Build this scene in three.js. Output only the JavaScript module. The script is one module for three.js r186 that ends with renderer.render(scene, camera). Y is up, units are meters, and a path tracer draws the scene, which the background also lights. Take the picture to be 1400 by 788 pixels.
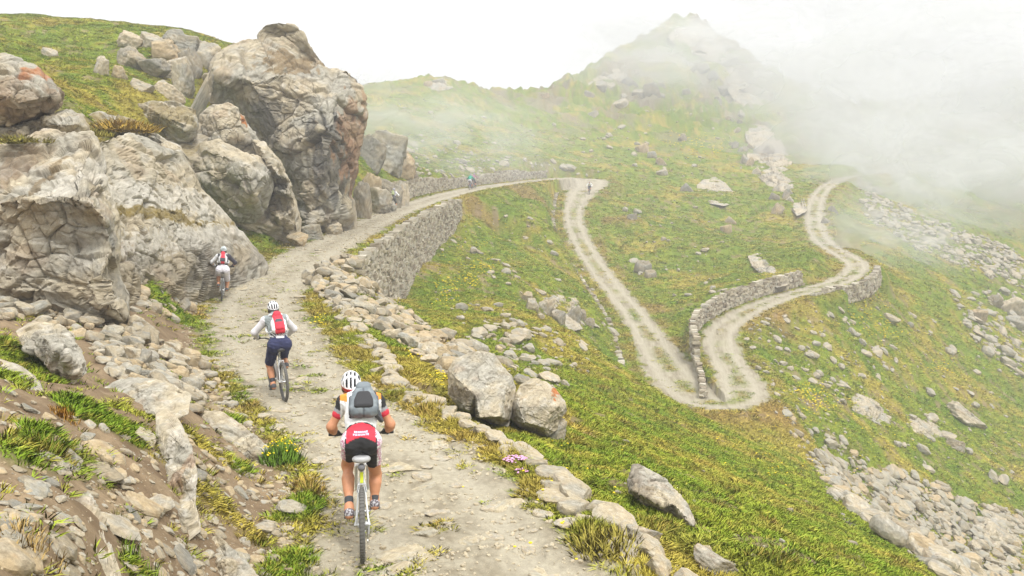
import * as THREE from 'three';
import { mergeGeometries, mergeVertices } from 'three/addons/utils/BufferGeometryUtils.js';
import { createNoise3D, createNoise4D } from 'simplex-noise';

// ---------------------------------------------------------------- camera, sky, sun, exposure
const scene = new THREE.Scene();
const FPX = 1150, PITCH = Math.atan(104 / 1150), EYE = 3.2;           // focal length in photo pixels, downward pitch, eye above the road
const camera = new THREE.PerspectiveCamera(2 * Math.atan(394 / FPX) * 180 / Math.PI, 1400 / 788, 0.1, 3000);
camera.position.set(0, EYE, 0);
camera.rotation.x = -PITCH;
scene.add(camera);

const SKY_W = 256, SKY_H = 128, skyData = new Float32Array(SKY_W * SKY_H * 4);
for (let j = 0; j < SKY_H; j++) {
  const up = Math.max(0, Math.sin(((j + 0.5) / SKY_H - 0.5) * Math.PI));
  for (let i = 0; i < SKY_W; i++) {                                     // the standard overcast sky: three times brighter overhead than at the horizon
    const k = 1.3 * (1 + 2 * up) / 3, o = (j * SKY_W + i) * 4;
    skyData[o] = k * 0.995; skyData[o + 1] = k; skyData[o + 2] = k * 1.01; skyData[o + 3] = 1;
  }
}
const skyTex = new THREE.DataTexture(skyData, SKY_W, SKY_H, THREE.RGBAFormat, THREE.FloatType);
skyTex.mapping = THREE.EquirectangularReflectionMapping;
skyTex.magFilter = skyTex.minFilter = THREE.LinearFilter; skyTex.needsUpdate = true;
scene.background = skyTex; scene.environment = skyTex;
scene.backgroundIntensity = 1.0; scene.environmentIntensity = 1.0;

const sun = new THREE.DirectionalLight(0xfffdf9, 1.5);
sun.name = 'veiled_sun';
sun.position.set(40, 120, 30); sun.target.position.set(0, 0, -40);
sun.castShadow = true; sun.shadow.radius = 22;
sun.shadow.mapSize.set(2048, 2048);
Object.assign(sun.shadow.camera, { left: -150, right: 150, top: 150, bottom: -150, near: 1, far: 500 });
scene.add(sun, sun.target);

scene.fog = new THREE.FogExp2(0xffffff, 0.0022);

const renderer = new THREE.WebGLRenderer();
renderer.toneMapping = THREE.LinearToneMapping;
renderer.toneMappingExposure = 2.1;
renderer.shadowMap.enabled = true;
// ---------------------------------------------------------------- helpers
function rngOf(seed) { let a = seed >>> 0; return () => { a = (a + 0x6D2B79F5) | 0; let t = Math.imul(a ^ (a >>> 15), 1 | a); t = (t + Math.imul(t ^ (t >>> 7), 61 | t)) ^ t; return ((t ^ (t >>> 14)) >>> 0) / 4294967296; }; }
const noise = createNoise3D(rngOf(7)), noise4 = createNoise4D(rngOf(9));
const { lerp, clamp, smoothstep } = THREE.MathUtils;
const sst = (a, b, x) => { const t = clamp((x - a) / (b - a), 0, 1); return t * t * (3 - 2 * t); };
function fbm(x, y, z, oct = 4) { let s = 0, a = 0.5; for (let i = 0; i < oct; i++) { s += a * noise(x, y, z); x = x * 2.03 + 11.3; y = y * 2.03 - 5.1; z = z * 2.03 + 3.7; a *= 0.5; } return s; }
function h3(i, j, k, s) { let n = Math.imul(i, 374761393) ^ Math.imul(j, 668265263) ^ Math.imul(k, 2147483647 - 1013) ^ Math.imul(s, 1274126177); n = Math.imul(n ^ (n >>> 13), 1103515245); n ^= n >>> 16; n = Math.imul(n, 2246822519); n ^= n >>> 13; return (n >>> 0) / 4294967296; }
// blocks split by joints: each cell of a warped Voronoi pattern is a tilted facet; returns [facet offset, closeness to a joint]
function facet(x, y, z, seed) {
  const ix = Math.floor(x), iy = Math.floor(y), iz = Math.floor(z);
  let d1 = 9, d2 = 9, bx = 0, by = 0, bz = 0, bi = 0, bj = 0, bk = 0;
  for (let a = -1; a <= 1; a++) for (let b = -1; b <= 1; b++) for (let c = -1; c <= 1; c++) {
    const i = ix + a, j = iy + b, k = iz + c;
    const cx = i + h3(i, j, k, seed), cy = j + h3(i, j, k, seed + 1), cz = k + h3(i, j, k, seed + 2);
    const d = (x - cx) ** 2 + (y - cy) ** 2 + (z - cz) ** 2;
    if (d < d1) { d2 = d1; d1 = d; bx = x - cx; by = y - cy; bz = z - cz; bi = i; bj = j; bk = k; } else if (d < d2) d2 = d;
  }
  const v = (h3(bi, bj, bk, seed + 3) - 0.5) * 1.1 * bx + (h3(bi, bj, bk, seed + 4) - 0.5) * 1.1 * by + (h3(bi, bj, bk, seed + 5) - 0.5) * 1.1 * bz + (h3(bi, bj, bk, seed + 6) - 0.5) * 0.5;
  return [v, 1 - sst(0, 0.12, Math.sqrt(d2) - Math.sqrt(d1))];
}
const cosP = Math.cos(PITCH), sinP = Math.sin(PITCH);
// a photo pixel and a distance ahead (metres along -z) give a point of the place
function P(px, py, d) {
  const xc = (px - 700) / FPX, yc = (394 - py) / FPX, f = cosP + yc * sinP;
  return [xc / f * d, EYE + (yc * cosP - sinP) / f * d, -d];
}
function toPixel(x, y, z) {
  const dy = y - EYE, f = -z * cosP - dy * sinP, u = dy * cosP - z * -sinP * -1;
  const yc = (dy * cosP + z * -1 * sinP) / f;
  return [700 + x / f * FPX, 394 - yc * FPX];
}
const taken = new Map();
function numbered(n) { const k = taken.get(n) ?? 0; taken.set(n, k + 1); return k ? n + '_' + String(k).padStart(3, '0') : n; }
function tag(o, label, category, group, kind) {
  if (label) o.userData.label = label;
  if (category) o.userData.category = category;
  if (group) o.userData.group = group;
  if (kind) o.userData.kind = kind;
  return o;
}
function addTop(o, name) { o.name = numbered(name); scene.add(o); o.traverse((m) => { if (m.isMesh) m.castShadow = m.receiveShadow = true; }); return o; }
function part(parent, name, geo, mat) { const m = new THREE.Mesh(geo, mat); m.name = name; m.castShadow = m.receiveShadow = true; parent.add(m); return m; }
// thin-plate spline through [a, b, value]
function thinPlate(pts, lambda = 0) {
  const n = pts.length, N = n + 3, M = [];
  const U = (a, b) => { const q = a * a + b * b; return q > 1e-12 ? 0.5 * q * Math.log(q) : 0; };
  let sc = 0; for (const p of pts) sc = Math.max(sc, Math.abs(p[0]), Math.abs(p[1])); sc = 1 / sc;
  const q = pts.map((p) => [p[0] * sc, p[1] * sc, p[2], p[3] ?? 1]);
  for (let i = 0; i < n; i++) { const r = new Float64Array(N + 1); for (let j = 0; j < n; j++) r[j] = U(q[i][0] - q[j][0], q[i][1] - q[j][1]); r[i] += lambda * q[i][3]; r[n] = 1; r[n + 1] = q[i][0]; r[n + 2] = q[i][1]; r[N] = q[i][2]; M.push(r); }
  for (let k = 0; k < 3; k++) { const r = new Float64Array(N + 1); for (let j = 0; j < n; j++) r[j] = k ? q[j][k - 1] : 1; M.push(r); }
  for (let c = 0; c < N; c++) {
    let p = c; for (let r = c + 1; r < N; r++) if (Math.abs(M[r][c]) > Math.abs(M[p][c])) p = r;
    [M[c], M[p]] = [M[p], M[c]];
    for (let r = c + 1; r < N; r++) { const f = M[r][c] / M[c][c]; if (f) for (let k = c; k <= N; k++) M[r][k] -= f * M[c][k]; }
  }
  const w = new Float64Array(N);
  for (let r = N - 1; r >= 0; r--) { let s = M[r][N]; for (let k = r + 1; k < N; k++) s -= M[r][k] * w[k]; w[r] = s / M[r][r]; }
  const xs = Float64Array.from(q, (p) => p[0]), ys = Float64Array.from(q, (p) => p[1]);
  return (a, b) => { a *= sc; b *= sc; let s = w[n] + w[n + 1] * a + w[n + 2] * b; for (let i = 0; i < n; i++) { const dx = a - xs[i], dy = b - ys[i], e = dx * dx + dy * dy; if (e > 1e-12) s += w[i] * 0.5 * e * Math.log(e); } return s; };
}
// sRGB 0..255 of a base colour to linear
const lin = (v) => { v /= 255; return v <= 0.04045 ? v / 12.92 : ((v + 0.055) / 1.055) ** 2.4; };
const rgb = (r, g, b) => [lin(r), lin(g), lin(b)];
const mix3 = (a, b, t) => [a[0] + (b[0] - a[0]) * t, a[1] + (b[1] - a[1]) * t, a[2] + (b[2] - a[2]) * t];
function inPoly(poly, x, y) { let c = false; for (let i = 0, j = poly.length - 1; i < poly.length; j = i++) { const a = poly[i], b = poly[j]; if ((a[1] > y) !== (b[1] > y) && x < (b[0] - a[0]) * (y - a[1]) / (b[1] - a[1]) + a[0]) c = !c; } return c; }
// tiling grain textures
function grainTexture(size, seed, fn) {
  const d = new Uint8Array(size * size * 4);
  for (let y = 0; y < size; y++) for (let x = 0; x < size; x++) { const v = fn(x / size, y / size); const o = (y * size + x) * 4; d[o] = v[0]; d[o + 1] = v[1]; d[o + 2] = v[2]; d[o + 3] = 255; }
  const t = new THREE.DataTexture(d, size, size); t.wrapS = t.wrapT = THREE.RepeatWrapping; t.magFilter = THREE.LinearFilter; t.minFilter = THREE.LinearFilter; t.needsUpdate = true; return t;
}
// noise on a torus so that it tiles
function tileNoise(u, v, f, s) { const a = u * 2 * Math.PI, b = v * 2 * Math.PI, R = f / (2 * Math.PI); return noise4(Math.cos(a) * R + s, Math.sin(a) * R + s * 1.7, Math.cos(b) * R - s, Math.sin(b) * R + 2 * s); }
// ---------------------------------------------------------------- roads (centre lines: photo pixel + distance, half width)
const roadPx = {
  A: [[760, 1150, 4.2, 1.3], [690, 930, 5.4, 1.3], [640, 788, 7.16, 1.3], [592, 700, 8.9, 1.25], [553, 640, 10.4, 1.15], [492, 590, 12.2, 1.1], [440, 548, 14.2, 1.15], [392, 500, 17.2, 1.3], [362, 450, 21.6, 1.45], [352, 411, 26.5, 1.45], [385, 380, 31, 1.5], [425, 350, 37, 1.5], [462, 330, 43, 1.5], [505, 307, 52, 1.5], [550, 287, 63, 1.5], [600, 270, 76, 1.6], [652, 258, 92, 1.7], [705, 250.5, 108, 1.8], [755, 245, 120, 2.3], [785, 243, 125, 2.9], [803, 246, 123, 3.0], [806, 254, 118, 2.6], [796, 263, 112, 2.1],
    [785, 285, 103, 1.25], [787, 312, 93, 1.25], [803, 345, 84, 1.25], [831, 385, 75, 1.2], [860, 420, 67, 1.2], [884, 455, 60, 1.25], [906, 490, 54, 1.65], [932, 525, 48.5, 1.8], [962, 548, 45, 1.7], [990, 553, 43.8, 1.65], [1012, 545, 44.2, 1.5],
    [1012, 525, 47.2, 1.5], [998, 500, 50.6, 1.25], [986, 475, 54, 1.25], [988, 452, 57.2, 1.25], [1015, 430, 60.5, 1.25], [1060, 410, 64, 1.2], [1110, 396, 67.5, 1.2], [1148, 385, 70.5, 1.3], [1168, 373, 74.5, 1.2], [1171, 361, 78.5, 1.25], [1158, 351, 82.5, 1.3], [1138, 340, 87.5, 1.25], [1122, 325, 94, 1.25], [1114, 305, 102, 1.25], [1115, 280, 113, 1.25], [1124, 262, 122, 1.25], [1145, 247, 131, 1.25], [1175, 240, 138, 1.25], [1240, 236.5, 152, 1.25], [1320, 234, 168, 1.25], [1410, 231, 185, 1.25], [1500, 229, 200, 1.7]],
};
const roadCtl = roadPx.A.map(([px, py, d, w]) => [...P(px, py, d), w]);
roadCtl[0][1] = 0.02; roadCtl[1][1] = 0.01;
const RS = [];                                                          // samples every ~0.4 m: x, h, z, half width, tangent x z, station, index of the control point
{
  const curve = new THREE.CatmullRomCurve3(roadCtl.map((p) => new THREE.Vector3(p[0], p[1], p[2])), false, 'centripetal');
  const L = curve.getLength(), n = Math.round(L / 0.4), ct = [], v = new THREE.Vector3(), steps = 4000;
  const cum = [0]; let prev = curve.getPoint(0);
  const at = []; for (let i = 0; i <= steps; i++) at.push(curve.getPoint(i / steps));
  for (let i = 1; i <= steps; i++) cum.push(cum[i - 1] + Math.hypot(at[i].x - at[i - 1].x, at[i].z - at[i - 1].z));
  const total = cum[steps]; let k = 0;
  for (let i = 0; i <= n; i++) {
    const s = total * i / n; while (k < steps - 1 && cum[k + 1] < s) k++;
    const f = (s - cum[k]) / Math.max(1e-9, cum[k + 1] - cum[k]), t = (k + f) / steps * (roadCtl.length - 1), c = Math.min(roadCtl.length - 2, Math.floor(t)), p = at[k].clone().lerp(at[k + 1], f);
    RS.push({ x: p.x, h: p.y, z: p.z, w: lerp(roadCtl[c][3], roadCtl[c + 1][3], t - c), s, t });
  }
  for (let it = 0; it < 6; it++) { const h = RS.map((r) => r.h); for (let i = 1; i < RS.length - 1; i++) RS[i].h = (h[i - 1] + 2 * h[i] + h[i + 1]) / 4; }
  for (let i = 0; i < RS.length; i++) { const a = RS[Math.max(0, i - 1)], b = RS[Math.min(RS.length - 1, i + 1)], l = Math.hypot(b.x - a.x, b.z - a.z); RS[i].tx = (b.x - a.x) / l; RS[i].tz = (b.z - a.z) / l; }
}
const RCELL = 6, RGRID = new Map();
RS.forEach((r, i) => { for (let a = -1; a <= 1; a++) for (let b = -1; b <= 1; b++) { const k = (Math.floor(r.x / RCELL) + a) * 10007 + Math.floor(r.z / RCELL) + b; (RGRID.get(k) ?? RGRID.set(k, []).get(k)).push(i); } });
const RQ = { i: -1, l: 0, d: 99, r: null };
function roadNear(x, z) {                                               // nearest road sample within ~6 m; l > 0 on the right of the way up
  const c = RGRID.get(Math.floor(x / RCELL) * 10007 + Math.floor(z / RCELL)); RQ.i = -1; RQ.d = 99;
  if (!c) return RQ;
  let best = 1e9; for (const i of c) { const r = RS[i], e = (r.x - x) ** 2 + (r.z - z) ** 2; if (e < best) { best = e; RQ.i = i; } }
  const r = RS[RQ.i]; RQ.r = r; RQ.d = Math.sqrt(best); const side = r.tx * (z - r.z) - r.tz * (x - r.x);
  RQ.l = RQ.d * Math.sign(side) ; if (RQ.d < 0.6) RQ.l = side; return RQ;
}
// control-point index (RS.t) ranges: which side has a wall, a soft bank, how wide the verge is
function shoulder(t, right) {                                           // [verge beyond the half width, width over which the bank meets the hillside]
  if (right) {
    if (t < 6.2) return [0.42, 0.5];
    if (t < 10.2) return [lerp(0.42, 0.85, clamp(t - 6.2, 0, 1)), 1.8];  // tumbled wall
    if (t < 14.7) return [0.75, 0.25];                                   // retaining wall
    if (t < 20) return [lerp(0.75, 0.9, clamp(t - 14.7, 0, 1)), lerp(0.25, 2.4, sst(14.7, 15.6, t))];
    if (t < 30) return [0.9, 1.6];
    if (t < 36) return [0.3, 2];
    if (t > 40.3 && t < 42.6) return [0.4, 0.35];
    return [0.7, 1.6];
  }
  if (t < 9) return [0.25, 1.2];
  if (t < 14.2) return [0.5, 1.0];
  if (t < 18.3) return [0.9, 0.3];                                       // wall above the road
  if (t < 30) return [0.9, 1.4];
  if (t < 35.4) return [0.6, 0.7];
  if (t < 41) return [0.5, 0.3];
  return [0.6, 1.6];
}
// ---------------------------------------------------------------- the hillside: a smooth surface through known places
const CP = [
  // valley side under the main road
  [1000, 788, 7.6], [1200, 788, 10.6], [1100, 720, 14], [900, 700, 9.6], [820, 640, 12.4], [700, 600, 13], [900, 620, 18], [1000, 650, 20], [1100, 665, 26.5], [1000, 588, 31], [960, 566, 33.5], [1200, 728, 22.5], [1290, 788, 18.5],
  [800, 560, 21], [870, 560, 28], [760, 520, 27], [690, 520, 18.5], [640, 482, 25], [700, 450, 36], [600, 462, 30], [560, 430, 38], [620, 400, 46], [700, 390, 54], [770, 450, 46], [840, 500, 43.5], [830, 440, 58], [760, 380, 63], [545, 413, 46], [575, 380, 51], [598, 328, 64], [500, 400, 33], [540, 440, 31], [470, 390, 29.5], [640, 295, 73], [690, 330, 76], [740, 330, 84], [700, 275, 96], [745, 262, 110], [760, 300, 96],
  // hairpins
  [850, 520, 42], [895, 540, 40.5], [930, 560, 37],
  // gully and slope under the lower road
  [1060, 570, 44.5], [1120, 640, 43.5], [1150, 600, 46.5], [1200, 700, 42], [1250, 620, 51], [1320, 788, 40], [1400, 788, 42], [1400, 700, 51], [1300, 700, 46.5], [1100, 500, 55], [1150, 450, 62], [1230, 520, 61], [1320, 560, 63], [1400, 580, 66], [1230, 430, 73], [1300, 480, 74], [1400, 480, 82], [1260, 385, 86], [1330, 400, 92], [1400, 400, 103], [1480, 500, 90], [1500, 650, 62], [1500, 788, 46],
  [1250, 330, 105], [1330, 345, 111], [1400, 340, 126], [1200, 300, 116], [1290, 290, 132], [1400, 280, 152], [1230, 262, 140], [1320, 252, 158], [1420, 245, 176], [1330, 200, 205], [1250, 205, 190], [1420, 180, 220], [1185, 215, 165], [1140, 195, 190], [1210, 160, 235], [1330, 130, 260], [1450, 110, 270], [1150, 310, 102], [1170, 270, 122],
  // knoll between the two roads
  [850, 300, 97], [835, 262, 117], [900, 335, 87], [880, 390, 76], [950, 390, 73.5], [910, 440, 63.5], [945, 480, 55], [950, 515, 50.2], [1000, 370, 77], [1048, 386, 66], [1090, 365, 74], [940, 436, 60.5], [1000, 412, 63],
  [900, 270, 112], [960, 300, 103], [1040, 320, 98], [1090, 335, 91], [1090, 300, 104], [1060, 260, 126],
  // mountain
  [560, 252, 76], [620, 244, 91], [690, 236, 111], [755, 230, 125], [815, 228, 132], [560, 215, 98], [620, 205, 118], [700, 200, 138], [800, 205, 146], [890, 225, 142], [980, 245, 135], [530, 170, 120], [600, 160, 145], [700, 170, 160], [510, 128, 150], [560, 118, 165], [600, 109, 172], [650, 120, 178], [740, 137, 190], [800, 118, 205], [840, 90, 215], [900, 55, 228], [950, 30, 235], [975, 55, 232], [1010, 95, 226], [1050, 135, 216], [1090, 168, 205],
  [850, 170, 172], [940, 180, 172], [930, 120, 205], [880, 115, 205], [1000, 150, 194], [1050, 200, 164], [1085, 225, 148],
  // left bank beside the camera
  [0, 788, 3.3], [100, 788, 4.2], [250, 788, 5.9], [350, 788, 6.7], [0, 690, 4.3], [100, 690, 5.2], [200, 690, 6.6], [300, 690, 7.6], [400, 690, 8.6], [0, 600, 5.6], [100, 600, 6.6], [200, 610, 8.0], [300, 620, 9.2], [370, 600, 10.8], [0, 520, 7.6], [100, 530, 9.6], [200, 540, 11.4], [300, 540, 12.8], [0, 450, 11.5], [100, 460, 13.6], [200, 455, 17], [270, 460, 18], [60, 432, 16.2], [180, 437, 17.6], [250, 425, 21], [270, 400, 25], [345, 365, 31.5], [400, 335, 40], [440, 316, 47.5], [490, 297, 57], [535, 268, 68], [-200, 600, 5.0], [-200, 450, 10.5], [-200, 788, 3.0],
  // ground above and behind the crags
  [20, 188, 22], [110, 180, 23], [170, 172, 28], [-150, 190, 21], [230, 205, 37], [300, 215, 42], [250, 150, 42], [130, 140, 36], [60, 110, 38], [0, 57, 45], [75, 80, 47], [150, 96, 50], [165, 92, 50], [200, 72, 51], [240, 62, 53], [285, 72, 54], [330, 90, 58], [-200, 20, 44], [430, 130, 66], [470, 190, 66], [500, 215, 78],
  // foot of the rock faces, inside the crags
  [60, 300, 21.2], [60, 400, 19.4], [130, 400, 19], [-60, 320, 20.5], [150, 330, 26], [170, 405, 21.5], [220, 300, 30.2], [220, 350, 28], [295, 350, 33.5], [270, 290, 38.5], [310, 260, 43], [300, 310, 39.5], [340, 320, 39], [430, 250, 51.5], [430, 200, 54], [390, 290, 45],
  // far sides, unseen, falling away
  [0, 120, 90], [150, 140, 95], [300, 150, 105], [400, 150, 125], [-300, 110, 90],
];
const cpts = CP.map(([px, py, d]) => { const p = P(px, py, d); return [p[0], p[2], p[1]]; });
cpts.push([0, 60, -2], [-30, 40, 4], [60, 20, -30], [-60, 10, 8], [50, -20, -22], [70, -40, -24], [-10, 10, 1.6], [-4, 2, 1.5], [6, 2, -2.5], [-2, 3, 0.8],
  [54, -330, 25], [-40, -300, -5], [0, -260, 12], [150, -330, 40], [-120, -200, -20], [220, -250, 45], [150, -120, -5], [200, -100, 0], [140, -60, -20], [20, -290, 25], [90, -300, 30]);
{ let last = -9; for (const r of RS) { if (r.t > 15.2 && r.s - last > 5) { last = r.s; cpts.push([r.x, r.z, r.h]); } } last = -9; for (const r of RS) if (r.t < 8.5 && r.s - last > 3) { last = r.s; cpts.push([r.x, r.z, r.h]); } }
{ let last = -9; for (const r of RS) { const hair = r.t > 30.2 && r.t < 34; if (((r.t > 15.1 && r.t < 17.6) || hair) && r.s - last > (hair ? 2.5 : 5)) { last = r.s; for (const [l, dh] of hair ? [[3.6, 1.5]] : [[4.2, 0.9], [8, 2.2]]) cpts.push([r.x - r.tz * l, r.z + r.tx * l, r.h - dh]); } } }
const baseH = thinPlate(cpts, 2e-5);
function rough(x, z, r) {                                               // hummocks
  return 0.5 * fbm(x * 0.09, 3.1, z * 0.09, 3) * Math.min(1, r / 40) + 0.16 * fbm(x * 0.6, 9.2, z * 0.6, 3) + 0.03 * noise(x * 3.1, 0, z * 3.1);
}
function groundSlow(x, z) {
  const r = Math.hypot(x, z);
  let h = baseH(x, z) + rough(x, z, r) + (r > 150 ? sst(150, 205, r) * (5.5 * (0.32 - Math.abs(fbm(x * 0.05, 7.7, z * 0.05, 4))) + 2.2 * fbm(x * 0.2, 8, z * 0.2, 3)) : 0);
  const q = roadNear(x, z);
  if (q.i >= 0) {
    const [verge, blend] = shoulder(q.r.t, q.l > 0), e = Math.abs(q.l) - q.r.w - verge;
    const u = q.l / q.r.w;
    let rh = q.r.h + 0.03 * noise(x * 1.3, 4, z * 1.3) + 0.012 * noise(x * 5, 4, z * 5);
    rh -= 0.035 * (Math.exp(-(((Math.abs(u) - 0.5) / 0.2) ** 2)));     // wheel ruts
    if (e <= 0) h = rh; else if (e < blend * 2) { const t = clamp(e / blend, 0, 1); h = lerp(rh, h, t * t * (3 - 2 * t)); }
  }
  return h;
}
// heights on a fan of directions and distances, finer near the viewer: the ground sheet, and a quick look-up for everything that stands on it
const TH = [], TN = 880, THALF = 37 * Math.PI / 180; for (let i = -14; i < 0; i++) TH.push(-THALF + (i / 14) * (Math.PI - THALF)); for (let i = 0; i <= TN; i++) TH.push(-THALF + 2 * THALF * i / TN); for (let i = 1; i < 14; i++) TH.push(THALF + (i / 14) * (Math.PI - THALF));
const RR = [], RM = 590; for (let j = 0; j <= RM; j++) RR.push(2.2 * Math.pow(360 / 2.2, j / RM)); RR.push(390, 430);
const NTH = TH.length, NRR = RR.length, HH = new Float32Array(NTH * NRR);
for (let j = 0; j < NRR; j++) for (let i = 0; i < NTH; i++) HH[j * NTH + i] = groundSlow(Math.sin(TH[i]) * RR[j], -Math.cos(TH[i]) * RR[j]);
function groundH(x, z) {
  const r = Math.hypot(x, z), a = Math.atan2(x, -z), fi = (a + THALF) / (2 * THALF) * TN, fj = Math.log(r / 2.2) / Math.log(360 / 2.2) * RM;
  if (!(fi > 0 && fi < TN && fj > 0 && fj < RM)) return groundSlow(x, z);
  const i = Math.floor(fi), j = Math.floor(fj), u = fi - i, v = fj - j, k = j * NTH + 14 + i;
  return lerp(lerp(HH[k], HH[k + 1], u), lerp(HH[k + NTH], HH[k + NTH + 1], u), v);
}
// where the line of sight through a photo pixel meets the ground
function hitGround(px, py, from = 2.5, to = 420) {
  let last = from; for (let d = from; d < to; d *= 1.012) { const p = P(px, py, d); if (p[1] < groundH(p[0], p[2])) { let a = last, b = d; for (let i = 0; i < 12; i++) { const m = (a + b) / 2, q = P(px, py, m); if (q[1] < groundH(q[0], q[2])) b = m; else a = m; } const q = P(px, py, b); return [q[0], groundH(q[0], q[2]), q[2], b]; } last = d; }
  return null;
}
// ---------------------------------------------------------------- colours of the ground
const C_GRAVEL = rgb(194, 184, 160), C_GRAVEL2 = rgb(160, 149, 126), C_PACKED = rgb(209, 200, 178), C_GREEN = rgb(118, 140, 46), C_GREEN2 = rgb(140, 152, 52), C_OCHRE = rgb(174, 160, 74), C_RUST = rgb(166, 130, 84), C_LUSH = rgb(112, 138, 44), C_DIRT = rgb(168, 146, 116), C_DIRT2 = rgb(138, 117, 92), C_ROCKY = rgb(160, 150, 132);
const rustSpots = [[430, 430, 60], [640, 270, 50], [720, 265, 60], [850, 300, 40], [880, 420, 45], [1060, 440, 60], [1060, 560, 60], [1130, 640, 50], [640, 480, 60], [900, 690, 60]].map(([a, b, r]) => { const p = hitGround(a, b); return p && [p[0], p[2], r * p[3] / FPX]; }).filter(Boolean);
const lushSpots = [[150, 575, 62], [110, 560, 40], [240, 432, 56], [300, 425, 30], [385, 610, 30], [410, 700, 50], [400, 770, 50], [330, 640, 24], [370, 430, 20], [190, 790, 40], [60, 520, 30], [345, 540, 34], [315, 575, 26], [60, 590, 40], [330, 440, 30], [350, 490, 20]].map(([a, b, r]) => { const p = hitGround(a, b); return p && [p[0], p[2], r * p[3] / FPX]; }).filter(Boolean);
function zone(x, z) {                                                    // gravel, dirt, grass dryness, rust
  const q = roadNear(x, z); let gravel = 0;
  if (q.i >= 0) {
    const r = q.r, u = Math.abs(q.l) / r.w, edge = 0.28 * fbm(x * 0.7, 1, z * 0.7, 3) + 0.1 * noise(x * 4, 2, z * 4);
    gravel = 1 - sst(0.86, 1.12, u + edge);
    if (r.t > 20) gravel *= 1 - 0.62 * Math.exp(-((u / 0.26) ** 2)) * sst(-0.2, 0.3, fbm(x * 0.3, 5, z * 0.3, 2) + 0.1);
  }
  gravel = Math.max(gravel, 1 - sst(4.2, 5.6, Math.hypot(x - 8.3, z + 119) + 1.2 * fbm(x * 0.5, 3, z * 0.5, 2)));
  const d = -z;
  let dirt = 0;
  if (q.i < 0 || q.l < 0) dirt = (1 - sst(22, 34, d)) * (q.i >= 0 ? sst(0.9, 1.3, Math.abs(q.l) / q.r.w) : 1) * (x < 0 ? 1 : 0);
  const patch = fbm(x * 0.35, 21, z * 0.35, 3), bare = 0.75 * sst(0.3, 0.42, fbm(x * 0.55, 121, z * 0.55, 4) + 0.25 * fbm(x * 0.05, 122, z * 0.05, 2));
  if (dirt) dirt *= sst(-0.62, -0.3, patch);
  dirt = Math.max(dirt, bare * (1 - gravel));
  let lush = 0; if (dirt > 0 || d < 32) for (const s of lushSpots) lush = Math.max(lush, 1 - Math.hypot(x - s[0], (z - s[1]) * 0.75) / s[2]);
  lush = lush > 0 ? sst(0.12, 0.55, lush + 0.45 * fbm(x * 1.4, 33, z * 1.4, 3)) : 0; dirt *= 1 - lush;
  let rust = 0; for (const s of rustSpots) rust = Math.max(rust, 1 - Math.hypot(x - s[0], z - s[1]) / s[2]);
  rust = sst(0, 0.6, rust + 0.7 * fbm(x * 0.25, 40, z * 0.25, 3) - 0.1) * 0.9;
  if (q.i >= 0 && gravel < 0.6) rust = Math.max(rust, 0.75 * (1 - sst(1.2, 2.6, Math.abs(q.l) / q.r.w)) * sst(-0.25, 0.25, fbm(x * 0.5, 44, z * 0.5, 2)));
  const dry = clamp(0.5 + 1.1 * fbm(x * 0.12, 60, z * 0.12, 4) + 0.35 * noise(x * 0.9, 61, z * 0.9), 0, 1);
  const r2 = Math.hypot(x, z), rocky = r2 > 140 ? sst(140, 190, r2) * sst(-0.02, 0.2, fbm(x * 0.07, 140, z * 0.07, 4) + 0.25 * sst(35, 70, x) - 0.12) : 0;
  return { rocky, gravel, dirt, dry: dry * (1 - lush * 0.7), rust: rust * (1 - lush), lush };
}
function grassColor(x, z, dry, rust, lush = 0) {
  let c = mix3(C_GREEN, C_GREEN2, clamp(0.5 + noise(x * 0.4, 70, z * 0.4), 0, 1));
  c = mix3(c, C_OCHRE, sst(0.5, 1.05, dry)); c = mix3(c, C_RUST, rust * 0.75); return mix3(c, C_LUSH, lush * 0.6);
}
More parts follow.
